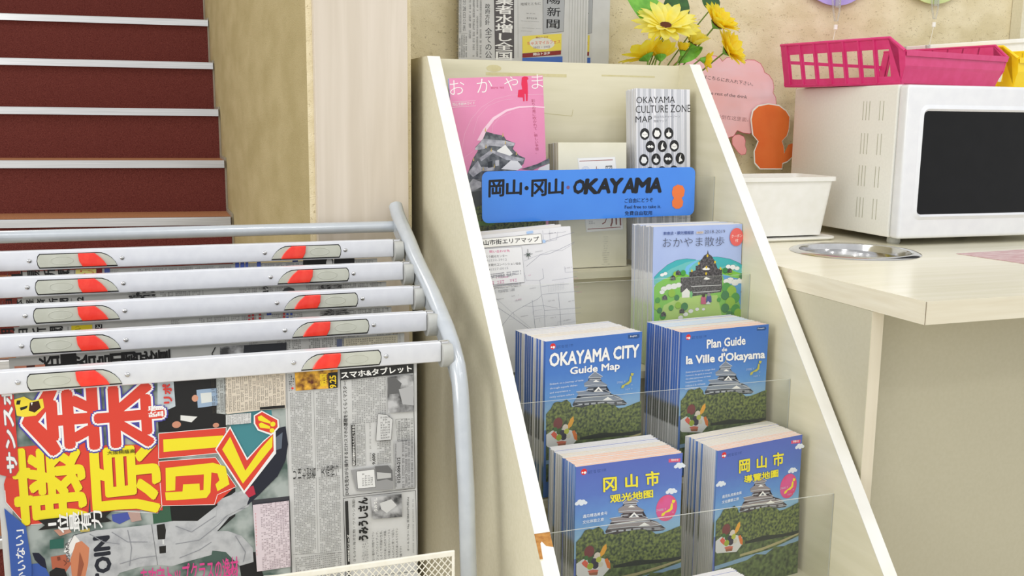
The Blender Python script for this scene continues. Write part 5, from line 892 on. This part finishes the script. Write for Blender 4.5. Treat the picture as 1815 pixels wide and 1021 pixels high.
for fx, fy_ in ((.03, .02), (.46, .02), (.03, .32), (.46, .32)):
    p = MB(); p.lathe([(.011, 0), (.013, .003), (.013, DZ)], M_cap, n=16); f = p.build('foot', mw); f.location = (fx, fy_, 0)
p = MB(); p.box((.36, -.0295, DZ + .03), (.49, -.0283, DZ + .27), M_white); p.build('control_panel', mw, bevel=.001)
p = MB(); p.lathe([(0, .016), (.019, .016), (.021, 0)], M_white, n=32)
for zz in (.09, .17): kn = p.build('knob', mw) if zz == .09 else kn.copy(); (COL.objects.link(kn) if zz != .09 else None); kn.parent = mw; kn.rotation_euler = (pi/2, 0, 0); kn.location = (.425, -.0290, DZ + zz)

# open file baskets on the microwave
def basket(name, org, rz, Lb, Wb, m, label, slots=7):
    """Lb = depth, Wb = width; side walls high with chamfered front corner, front wall lower and flared"""
    e = empty(name, org, label, 'basket', rz=radians(rz))
    h, hf, fl, t = .088, .062, .020, .003
    p = MB(); p.box((.004, .004, 0), (Wb - .004, Lb - .004, t), m); p.box((.0, .0, .001), (.006, Lb, .009), m); p.box((Wb - .006, 0, .001), (Wb, Lb, .009), m)
    for k in range(5): p.box((.03 + k * (Wb - .06) / 5, .02, t), (.034 + k * (Wb - .06) / 5, Lb - .02, t + .002), m)
    p.build('base', e)
    def side(x, s):
        # wall in the plane x, leaning outward by fl; slots cut by building rails and posts
        def P(y, z, o=0): return (x + s * (fl * z / h) + s * o, y, z)
        q = MB()
        def slab(a, b_, c, d, th=t):
            vs = [P(*a), P(*b_), P(*c), P(*d), P(*a, th), P(*b_, th), P(*c, th), P(*d, th)]
            q.add(vs, [(0,1,2,3), (7,6,5,4), (0,4,5,1), (1,5,6,2), (2,6,7,3), (3,7,4,0)], m)
        zl, zh = .016, .068; y0 = .022
        slab((0, 0), (Lb, 0), (Lb, zl), (0, zl)); slab((0, zh), (Lb, zh), (Lb, h), (.022, h))
        slab((0, zl), (y0, zl), (y0, zh), (0, zh)); slab((-.013, .034), (.0, .010), (.022, h), (-.015, hf + .001))
        n = slots; step = (Lb - y0 - .012) / n
        for k in range(n):
            ya = y0 + k * step; slab((ya + step * .74, zl), (ya + step, zl), (ya + step, zh), (ya + step * .74, zh))
            slab((ya + step * .80, .004), (ya + step * .90, .004), (ya + step * .90, h), (ya + step * .80, h), th=t + .0035)
        slab((Lb - .012, zl), (Lb, zl), (Lb, zh), (Lb - .012, zh))
        q.build('side_wall', e)
        q = MB(); pts = [P(-.014, hf + .002, .002), P(.018, h + .001, .002), P(Lb, h + .001, .002)]; q.tube(pts, .0032, m, n=8); q.tube([P(0, .004, .002), P(Lb, .004, .002)], .0026, m, n=6); q.build('rim', e, smooth=True)
    side(0, -1); side(Wb, 1)
    q = MB(); th = .003
    cs = [(0, .003), (-.004, .014), (-.010, .030), (-.013, .036), (-.014, hf), (-.017, hf), (-.017, hf - .008), (-.0185, hf + .003), (-.010, hf + .003), (-.010, .038), (-.006, .030), (0.001, .014), (.004, .003)]
    def prof_at(x0f): return x0f
    n = len(cs); vs = []
    for s in (0, 1):
        for y, z in cs: vs.append(((-fl * z / h - .002) if s == 0 else (Wb + fl * z / h + .002), y, z))
    q.add(vs, [(i, (i+1) % n, n + (i+1) % n, n + i) for i in range(n)] + [tuple(range(n)), tuple(range(n, 2*n))[::-1]], m); q.build('front_wall', e)
    q = MB(); q.box((-.006, Lb - t, .003), (Wb + .006, Lb, .018), m); q.box((-.014, Lb - t, .050), (Wb + .014, Lb, .057), m)
    q.build('rear_wall', e); return e
TZ = MWZ + .2975
basket('file_basket', (1.400, 1.622, TZ), 12, .300, .300, M_pink, 'magenta slotted file basket on top of the microwave')
basket('file_basket', (1.765, 1.700, TZ), 12, .16, .15, M_yel, 'yellow file basket behind the magenta one')
e = empty('white_tray', (1.70, 1.885, TZ + .0), 'long white plastic tray behind the magenta and yellow baskets', 'tray', rz=radians(4)); e.rotation_euler[1] = -radians(5.0)
p = MB(); p.box((0, 0, 0), (.40, .06, .004), M_white); p.box((0, 0, .004), (.004, .06, .092), M_white); p.box((.396, 0, .004), (.40, .06, .092), M_white); p.box((0, .056, .004), (.40, .06, .092), M_white); p.box((0, 0, .004), (.40, .004, .092), M_white); p.build('tray_body', e)
p = MB(); p.box((-.006, -.006, .092), (.406, .004, .102), M_white); p.box((-.006, .056, .092), (.406, .066, .102), M_white); p.box((-.006, -.006, .092), (.004, .066, .102), M_white); p.build('rim', e, bevel=.002)

# white liquid bin with its saucer
bn = empty('liquid_bin', (1.19, 1.78, .966), 'white square bin marked WASTE LIQUID ONLY', 'bin')
def sqring(xh0, xh1, yf, yb, z, r=.012, n=4):
    return [(x, y, z) for x, y in rrect(xh0, yf, xh1, yb, r, n)]
p = MB(); R_ = [sqring(-.105, .122, -.058, .055, .001), sqring(-.124, .138, -.0655, .062, .110), sqring(-.124, .138, -.0655, .062, .112), sqring(-.130, .144, -.070, .067, .112), sqring(-.130, .144, -.070, .067, .1205), sqring(-.124, .138, -.0655, .062, .1205), sqring(-.120, .134, -.062, .059, .110), sqring(-.101, .118, -.054, .051, .006)]
k = len(R_[0]); vs = sum(R_, []); fs = []
for i in range(len(R_) - 1): fs += [(i*k + q, i*k + (q+1) % k, (i+1)*k + (q+1) % k, (i+1)*k + q) for q in range(k)]
fs += [tuple(range(k))[::-1], tuple((len(R_) - 1)*k + q for q in range(k))]
p.add(vs, fs, M_white); p.build('bin_body', bn, smooth=True)
a = Art(step=.00003, base=.0003)
tk = [(-66 + 0, 0), (61, 0), (-66, 10)]
a.fit((60, 60, 64), 'WASTE LIQUID ONLY', [(-66, -3), (61, -5), (-65, 7)], -.012)
o = a.build('lettering', bn); o.location = (0, -.0625, .075); o.rotation_euler = (radians(3.95), 0, 0)
p = MB(); k_ = [sqring(-.118, .134, -.080, .068, 0, .02), sqring(-.124, .140, -.086, .074, .004, .02), sqring(-.124, .140, -.086, .074, .0075, .02), sqring(-.118, .134, -.079, .068, .0055, .02)]
k = len(k_[0]); vs = sum(k_, []); fs = []
for i in range(3): fs += [(i*k + q, i*k + (q+1) % k, (i+1)*k + (q+1) % k, (i+1)*k + q) for q in range(k)]
fs += [tuple(range(k))[::-1], tuple(3*k + q for q in range(k))]
p.add(vs, fs, M_white); sa = p.build('saucer', smooth=True); sa.location = (1.19, 1.78, .958); tag(sa, 'shallow white saucer under the liquid bin', 'saucer')

# pink sheet on the counter
p = MB(); q = mat('rose_print', (206, 156, 160), .3, rgb2=(226, 196, 196), noise=(40, 160, 40), ramp=(.42, .6)); p.prism([(1.411, 1.457), (1.62, 1.47), (1.62, 1.23), (1.418, 1.306)][::-1] if False else [(1.411, 1.457), (1.43, 1.30), (1.70, 1.27), (1.70, 1.478)], 'z', .9583, .9588, q)
o = p.build('leaflet'); tag(o, 'rose-patterned sheet lying on the counter before the microwave', 'leaflet')

# pink speech-cloud notice behind the bin, and a plain orange cut-out beside it
cl = MB(); pkm = mat('notice_pink', (252, 188, 186), .35, rgb2=(250, 214, 222), noise=(3, 3, 9), ramp=(.35, .65))
out = [(-3.4,-45.2),(5.3,-37.7),(17.0,-30.7),(32.0,-26.6),(48.7,-27.6),(61.2,-34.1),(68.5,-26.3),(83.6,-21.9),(102.1,-21.9),(114.7,-26.7),(119.8,-33.5),(130.2,-25.2),(148.8,-22.6),(161.6,-26.2),(170.9,-34.7),(183.8,-27.9),(202.9,-27.9),(219.3,-35.2),(228.1,-47.0),(230.8,-54.5),(243.4,-60.1),(253.9,-72.1),(258.1,-86.9),(256.3,-99.2),(264.5,-109.9),(266.4,-124.9),(265.2,-146.9),(253.6,-169.0),(234.9,-182.8),(199.8,-191.8),(183.7,-190.2),(166.7,-184.6),(158.5,-196.9),(139.8,-202.9),(114.7,-205.2),(76.8,-197.2),(29.4,-170.8),(-0.3,-118.3)]
cl.prism([(x / 1000, y / 1000) for x, y in out], 'y', 0, .0012, pkm); nt_ = cl.build('notice'); frame(nt_, (1.1, 1.99, 1.36),0,0,0)
tag(nt_, 'pink scalloped cloud notice standing behind the white bin', 'sign')
a = Art(step=.00002)
a.line((214, 96, 116), out, 1.2, True)
a.fit((60, 50, 54), '飲み残しはこちらにお入れ下さい。', [[(24.7,-66.7)][0], [(201.9,-85.9)][0], [(25.8,-58.0)][0]], .0)
a.fit((60, 50, 54), 'Please put the rest of the drink', [[(29.4,-103.3)][0], [(188.3,-115.8)][0], [(29.9,-94.1)][0]], .0)
a.fit((150, 90, 90), '请将剩余饮料倒在这里面。', [[(43.9,-153.4)][0], [(194.4,-165.4)][0], [(44.7,-144.0)][0]], -.01)
bub = [(154.0,-202.4),(160.0,-195.5),(171.1,-193.6),(184.1,-198.2),(189.5,-207.7),(188.5,-218.7),(193.6,-228.3),(191.2,-237.9),(180.1,-239.5),(171.7,-233.8),(163.2,-224.2),(155.7,-216.0)]
bq = MB(); bq.prism([(x / 1000, y / 1000) for x, y in bub], 'y', -.0004, .0008, mat('notice_rose', (250, 168, 168), .4, rgb2=(252, 178, 178), noise=(9, 9, 9))); bo = bq.build('small_bubble', nt_); ab = Art(step=.00002, base=.0005); ab.line((214, 96, 116), bub, 1, True); ab.build('outline', bo)
a.build('print', nt_)
oc = MB(); wh_ = [(196.3,-158.5),(200.0,-139.5),(213.7,-127.9),(240.9,-123.1),(270.4,-126.3),(290.9,-138.3),(301.8,-152.0),(301.6,-179.7),(296.5,-196.3),(284.0,-208.1),(289.9,-221.4),(292.6,-238.1),(302.8,-217.2),(314.3,-213.6),(321.3,-224.2),(318.0,-243.8),(302.1,-256.4),(289.1,-260.5),(288.3,-273.1),(227.4,-272.7),(212.2,-258.7),(209.3,-232.4),(218.6,-209.0),(203.2,-194.0)]
cen = (sum(p_[0] for p_ in wh_) / len(wh_), sum(p_[1] for p_ in wh_) / len(wh_))
oc.prism([(x / 1000, y / 1000) for x, y in wh_], 'y', 0, .0012, M_white); og = oc.build('cut_out'); frame(og, (1.10, 1.984, 1.36), 0, 0, 0)
tag(og, 'plain orange rounded paper cut-out behind the white bin', 'cut-out')
a = Art(step=.00003); a.poly(mat('print_orange', (238, 112, 46), .4, rgb2=(244, 128, 60), noise=(12, 12, 12)), [(cen[0] + (x - cen[0]) * .955, cen[1] + (y - cen[1]) * .965) for x, y in wh_]); a.build('print', og)

# newspapers hanging on the wall above the rack
def wall_paper(x0, x1, y, label, shift):
    b_ = MB(); b_.box((0, 0, -.33), (x1 - x0, .004, 0), M_news); o = b_.build('newspaper'); o.location = (x0, y, 1.50); return tag(o, label, 'newspaper', 'newspapers hung on the wall')
w1 = wall_paper(.606, .889, 1.985, 'front folded newspaper hung on the wall above the rack', 0); w2 = wall_paper(.655, .944, 1.996, 'rear newspaper on the wall showing past the right edge', 1)
b_ = MB()
for k in range(7): b_.box((.846 + k * .0062 - .606, -.0004 - k * .0001, -.33), (.8466 + k * .0062 - .606, 0, 0), mat('fold_shade', (186, 186, 182), .8))
b_.build('page_folds', w1)
a = Art(step=.00002)
C_ = lambda q: [q[1], q[2], q[0]]
def colfit(txt, q, w_=0.0, ink_=BK, **k):  # q: top-left, bottom-right
    a.fit(ink_, txt, H(q), w_, **k)
a.poly((88, 84, 84), [(79.1,-33.9),(123.1,-31.5),(125.2,-181.4),(83.7,-182.3)]); colfit('業\n者\n水\n増\nし\n全\n国', [(83.7,-59.0),(122.2,-185.0)], .02, WH)
colfit('政\n府\n方\n針', [(61.6,-75.4),(72.3,-117.2)]); colfit('全\nて\nの\n公', [(61.9,-122.7),(76.9,-182.8)]); colfit('分\n28\n日\n公\n表', [(14.6,-69.2),(21.0,-130.8)], -.01)
a.greek((100, 100, 98), H([(26.9,-45.0),(33.2,-144.7)]), 1, 30); a.greek((110, 110, 108), H([(35.0,-44.6),(41.1,-180.4)]), 1, 44); a.greek((110, 110, 108), H([(43.0,-44.2),(48.2,-180.2)]), 1, 44); a.greek((110, 110, 108), H([(50.0,-43.8),(55.6,-181.7)]), 1, 44); a.greek((110, 110, 108), H([(1.5,-46.4),(12.3,-133.5)]), 3, 30); a.greek((110, 110, 108), H([(1.7,-137.7),(24.5,-182.6)]), 5, 20)
a.line(GR, [(-0.1,-135.4),(24.7,-135.6)], .3); a.line(GR, [(131.5,-39.6),(133.6,-180.3)], .3)
a.fit((120, 120, 116), '地域とともに', [[(138.0,-76.3)][0], [(181.8,-72.2)][0], [(137.9,-70.4)][0]], .0); a.greek(GR, H([(146.6,-97.3),(174.4,-101.3)]), 6, 1); a.greek(GR, H([(139.1,-105.5),(181.3,-106.6)]), 16, 1); a.greek(GR, H([(138.9,-119.4),(183.0,-120.4)]), 16, 1); a.greek(GR, H([(139.0,-125.3),(164.3,-126.4)]), 12, 1); a.greek(GR, H([(150.3,-89.8),(171.4,-91.0)]), 3, 1)
def masthead(a, dx):
    s = lambda L: [(x + dx, y) for x, y in L]
    a.poly((176, 178, 180), s([(186.1,-28.1),(234.8,-25.5),(234.1,-123.7),(187.8,-129.7)])); a.line(BK, s([(186.1,-28.1),(234.8,-25.5),(234.1,-123.7),(187.8,-129.7)]), .5, True)
    for ch, q in (('陽', [(195.7,-51.8),(225.2,-69.4)]), ('新', [(196.2,-76.0),(225.7,-94.2)]), ('聞', [(195.6,-100.7),(224.2,-118.5)])): a.fit(BK, ch, H(s(q)), .008)
    a.poly((236, 218, 90), s([(142.4,-136.4),(229.5,-128.1),(229.4,-162.0),(142.9,-170.7)])); a.ell((228, 226, 214), s([(185.9,-149.7)])[0], 28, 12); a.fit((222, 120, 90), 'ちゃスマイルフェス', [s([(153.2,-154.3)])[0], s([(226.8,-148.0)])[0], s([(153.1,-147.4)])[0]], .02); a.fit((130, 120, 160), '28日・29日', [s([(166.7,-160.9)])[0], s([(203.5,-157.9)])[0], s([(166.6,-156.3)])[0]], .01); a.fit((150, 70, 60), '岡山トヨタ', [s([(172.2,-140.4)])[0], s([(199.2,-138.0)])[0], s([(172.1,-136.6)])[0]], .01)
    a.poly((140, 44, 40), s([(142.9,-171.4),(229.0,-162.4),(228.8,-170.5),(143.0,-179.5)])); a.fit(WH, '岡山トヨタ', [s([(166.9,-174.9)])[0], s([(203.7,-171.0)])[0], s([(166.9,-169.6)])[0]], .03)
    a.poly((70, 110, 190), s([(143.0,-180.2),(232.2,-174.3),(232.6,-194.2),(143.2,-196.6)]))
masthead(a, 0); o = a.build('print', w1); o.location = (-.006, 0, 0)
a = Art(step=.00002)
s = lambda L, dx: [(x + dx, y) for x, y in L]
masthead(a, 69); o = a.build('print', w2); o.location = (.600 - .655, 0, 0)

# two hanging fans with clear clips on the wall
for (cx, cz, rgb, lab, dx) in ((1.522, 1.585, (178, 160, 226), 'purple round wall disc held by a clear clip, only its lower edge in view', 0), (1.806, 1.602, (206, 220, 150), 'pale green round wall disc held by a clear clip', 1)):
    e = empty('wall_disc', (cx, 2.0, cz - .008), lab, 'wall disc')
    p = MB(); p.prism([(.115 * cos(2*pi*k/48), .115 * sin(2*pi*k/48)) for k in range(48)], 'y', .004, .008, mat('disc_%d' % dx, rgb, .3, rgb2=tuple(min(255, v + 8) for v in rgb), noise=(20, 20, 20))); p.build('disc', e)
    p = MB(); p.tube([(-.010, -.004, -.06), (-.016, -.006, -.10), (-.010, -.004, -.128), (-.003, -.003, -.150), (.004, -.003, -.150), (.007, -.004, -.128), (.006, -.005, -.10), (.008, -.004, -.06)], .0022, M_clip, n=8); p.box((-.004, -.004, -.12), (.010, -.001, -.05), M_clip); p.build('clip', e, smooth=False)
    p = MB(); p.lathe([(0, -.004), (.0045, -.004), (.0045, .007), (0, .007)], M_white, n=12); f = p.build('cord_stop', e); f.location = (.002, 0, -.165)
    p = MB(); p.tube([(.002, 0, -.168), (-.002, .0, -.19), (-.008, .002, -.23)], .0006, M_white, n=5); p.build('cord', e)

# ------------------------------------------------------------------ artificial sunflowers in a vase on the rear shelf
vz = empty('vase', (.985 - .06, 1.85, 1.134), 'small white vase behind the rack top holding the sunflowers', 'vase')
p = MB(); p.lathe([(0, 0), (.022, 0), (.026, .01), (.028, .05), (.020, .09), (.016, .105), (.0145, .105), (.018, .09), (.025, .05), (0, .006)], M_white, n=28); p.build('vase_body', vz, smooth=True)
def petal_mesh(L, w, curl, m, name='petal'):
    b_ = MB(); n = 6; vs = []
    for i in range(n + 1):
        t = i / n; ww = w * (sin(pi * min(1, t * .86 + .1)) ** .7) * (1 if t < 1 else .12); x = L * t; z = curl * L * (t - t * t * .9) 
        vs += [(x, -ww, z + .0012), (x, 0, z - .0016 * sin(pi * t)), (x, ww, z + .0012)]
    fs = []
    for i in range(n):
        a_ = i * 3; fs += [(a_, a_+1, a_+4, a_+3), (a_+1, a_+2, a_+5, a_+4)]
    b_.add(vs, fs, m); o = b_.build(name, smooth=True); me = o.data; bpy.data.objects.remove(o, do_unlink=True); return me
PM = {}
def flower(pos, nrm, r, m, label, n=16, disc=.22, curl=.15, base=None, cup=0.0, leafs=(), layers=2, group='yellow artificial sunflowers'):
    base = base or (.925 + random.uniform(-.008, .008), 1.85 + random.uniform(-.008, .008), 1.16)
    e = empty('artificial_sunflower', base, label, 'flower', group)
    z = Vector(nrm).normalized(); rot = z.to_track_quat('Z', 'Y').to_matrix().to_4x4()
    M0 = Matrix.Translation(Vector(pos) - Vector(base)) @ rot
    for L_ in range(layers):
        k0 = (round(r, 3), m.name, L_)
        if k0 not in PM: PM[k0] = petal_mesh(r * (1 - disc * .5) * (1 - .12 * L_), r * .17 * 16 / n, curl + .12 * L_, m)
        for k in range(n):
            o = bpy.data.objects.new('petal', PM[k0]); COL.objects.link(o); o.parent = e
            t = 2*pi*(k + .5 * L_) / n + random.uniform(-.08, .08)
            o.matrix_local = M0 @ Matrix.Rotation(t, 4, 'Z') @ Matrix.Translation((r * disc * .5, 0, .001 * L_)) @ Matrix.Rotation(-(cup + .1 + .28 * L_ + random.uniform(-.12, .12)), 4, 'Y') @ Matrix.Rotation(random.uniform(-.25, .25), 4, 'X')
    p = MB(); p.lathe([(0, .0035), (r*disc*.5, .004), (r*disc*.85, .003), (r*disc, 0), (0, -.002)], M_disc, n=20); o = p.build('flower_head', e, smooth=True); o.matrix_local = M0
    p = MB(); p.lathe([(0, -.010), (.003, -.009), (r*.24, -.002), (r*.30, .001), (r*.22, -.0005), (0, -.001)], M_leaf, n=9); o = p.build('sepals', e); o.matrix_local = M0
    b0 = Vector(base); P1 = Vector(pos) - z * .008; mid = (b0 + P1) / 2 + Vector((0, 0, .012)) - z * .02
    pts = []
    for i in range(9):
        t = i / 8; pts.append(tuple((b0*(1-t)**2 + mid*2*t*(1-t) + P1*t*t) - b0))
    p = MB(); p.tube(pts, .0017, M_stem, n=8); p.build('stem', e, smooth=True)
    return e
def F(x, y, Y): return None
flower((.990, 1.832, 1.381), (-.12, -.50, .78), .070, M_petal, 'large pale yellow sunflower with a brown centre above the rack', n=17, disc=.27, base=(.936, 1.85, 1.16))
flower((.945, 1.825, 1.320), (-.35, .35, .80), .056, M_petal2, 'sunflower seen from behind, low at the left above the rack edge', n=11, disc=.2, cup=.35, base=(.925, 1.85, 1.16), layers=1)
flower((.985, 1.84, 1.322), (.1, .35, .85), .042, M_petal2, 'sunflower half hidden low behind the large one', n=10, disc=.2, cup=.5, base=(.93, 1.855, 1.16), layers=1)
flower((1.122, 1.86, 1.392), (.35, -.55, .65), .050, M_petal2, 'golden sunflower at the upper right of the bunch', n=13, disc=.22, cup=.35, base=(.935, 1.86, 1.16))
flower((1.150, 1.86, 1.340), (.45, -.65, .45), .048, M_petal2, 'golden sunflower at the far right of the bunch', n=13, disc=.22, cup=.25, base=(.94, 1.855, 1.16))
flower((1.062, 1.85, 1.350), (.35, -.3, .8), .040, M_petal, 'half open bud flower just right of the large sunflower', n=9, disc=.25, cup=.75, base=(.935, 1.845, 1.16))
flower((1.040, 1.85, 1.335), (.15, -.05, .9), .024, M_petal2, 'small bud flower under the large sunflower', n=8, disc=.25, cup=.85, base=(.928, 1.845, 1.16), layers=1)
flower((1.097, 1.86, 1.320), (.8, -.25, -.15), .026, M_petal2, 'small drooping sunflower beside the pink cloud notice', n=8, disc=.25, cup=.5, base=(.945, 1.86, 1.16), layers=1)
def leaf(pos, d, nrm, L, w, m, label):
    b_ = MB(); n = 10; d = Vector(d).normalized(); nz_ = Vector(nrm).normalized(); s_ = d.cross(nz_).normalized(); vs = []
    for i in range(n + 1):
        t = i / n; ww = w * sin(pi * t ** .8) ** .8 if 0 < t < 1 else .0005
        c_ = d * (L * t) + nz_ * (-.02 * t * t)
        vs += [tuple(c_ - s_ * ww + nz_ * .003), tuple(c_ - nz_ * .001), tuple(c_ + s_ * ww + nz_ * .003)]
    fs = []
    for i in range(n): a_ = i*3; fs += [(a_, a_+1, a_+4, a_+3), (a_+1, a_+2, a_+5, a_+4)]
    b_.add(vs, fs, m); e = empty('leaf_spray', (.93, 1.87, 1.16), label, 'leaf'); o = b_.build('leaf', e, smooth=True); o.location = Vector(pos) - Vector((.93, 1.87, 1.16))
    q = MB(); q.tube([tuple(Vector(pos) + d * (L * t) + nz_ * (.0015 - .02*t*t) - Vector((.93, 1.87, 1.16))) for t in (0, .3, .6, .95)], .0009, M_stem, n=5); q.build('vein', o)
    o2 = bpy.data.objects.get('x'); q.v and None
    q = MB(); b0 = Vector((0, 0, 0)); P1 = Vector(pos) - Vector((.93, 1.87, 1.16)); q.tube([tuple(b0.lerp(P1, t) + Vector((0, 0, .02 * sin(pi * t)))) for t in (0, .25, .5, .75, 1)], .0014, M_stem, n=6); q.build('stem', e, smooth=True)
    return e
l1 = leaf((1.010, 1.87, 1.385), (-.75, 0, .62), (.3, -1, .35), .105, .036, M_leaf, 'broad light green leaf at the top left of the sunflowers')
l2 = leaf((1.03, 1.885, 1.39), (.35, 0, .93), (0, -1, .3), .085, .030, M_leafdark, 'dark green leaf behind the large sunflower')
l3 = leaf((1.03, 1.855, 1.312), (.85, 0, .50), (.3, -.8, .5), .085, .013, M_leaf, 'slender green leaf between the sunflower stems')
l4 = leaf((1.115, 1.88, 1.42), (.2, 0, .95), (0, -1, .1), .05, .022, M_leafdark, 'dark leaf behind the golden upper flower')
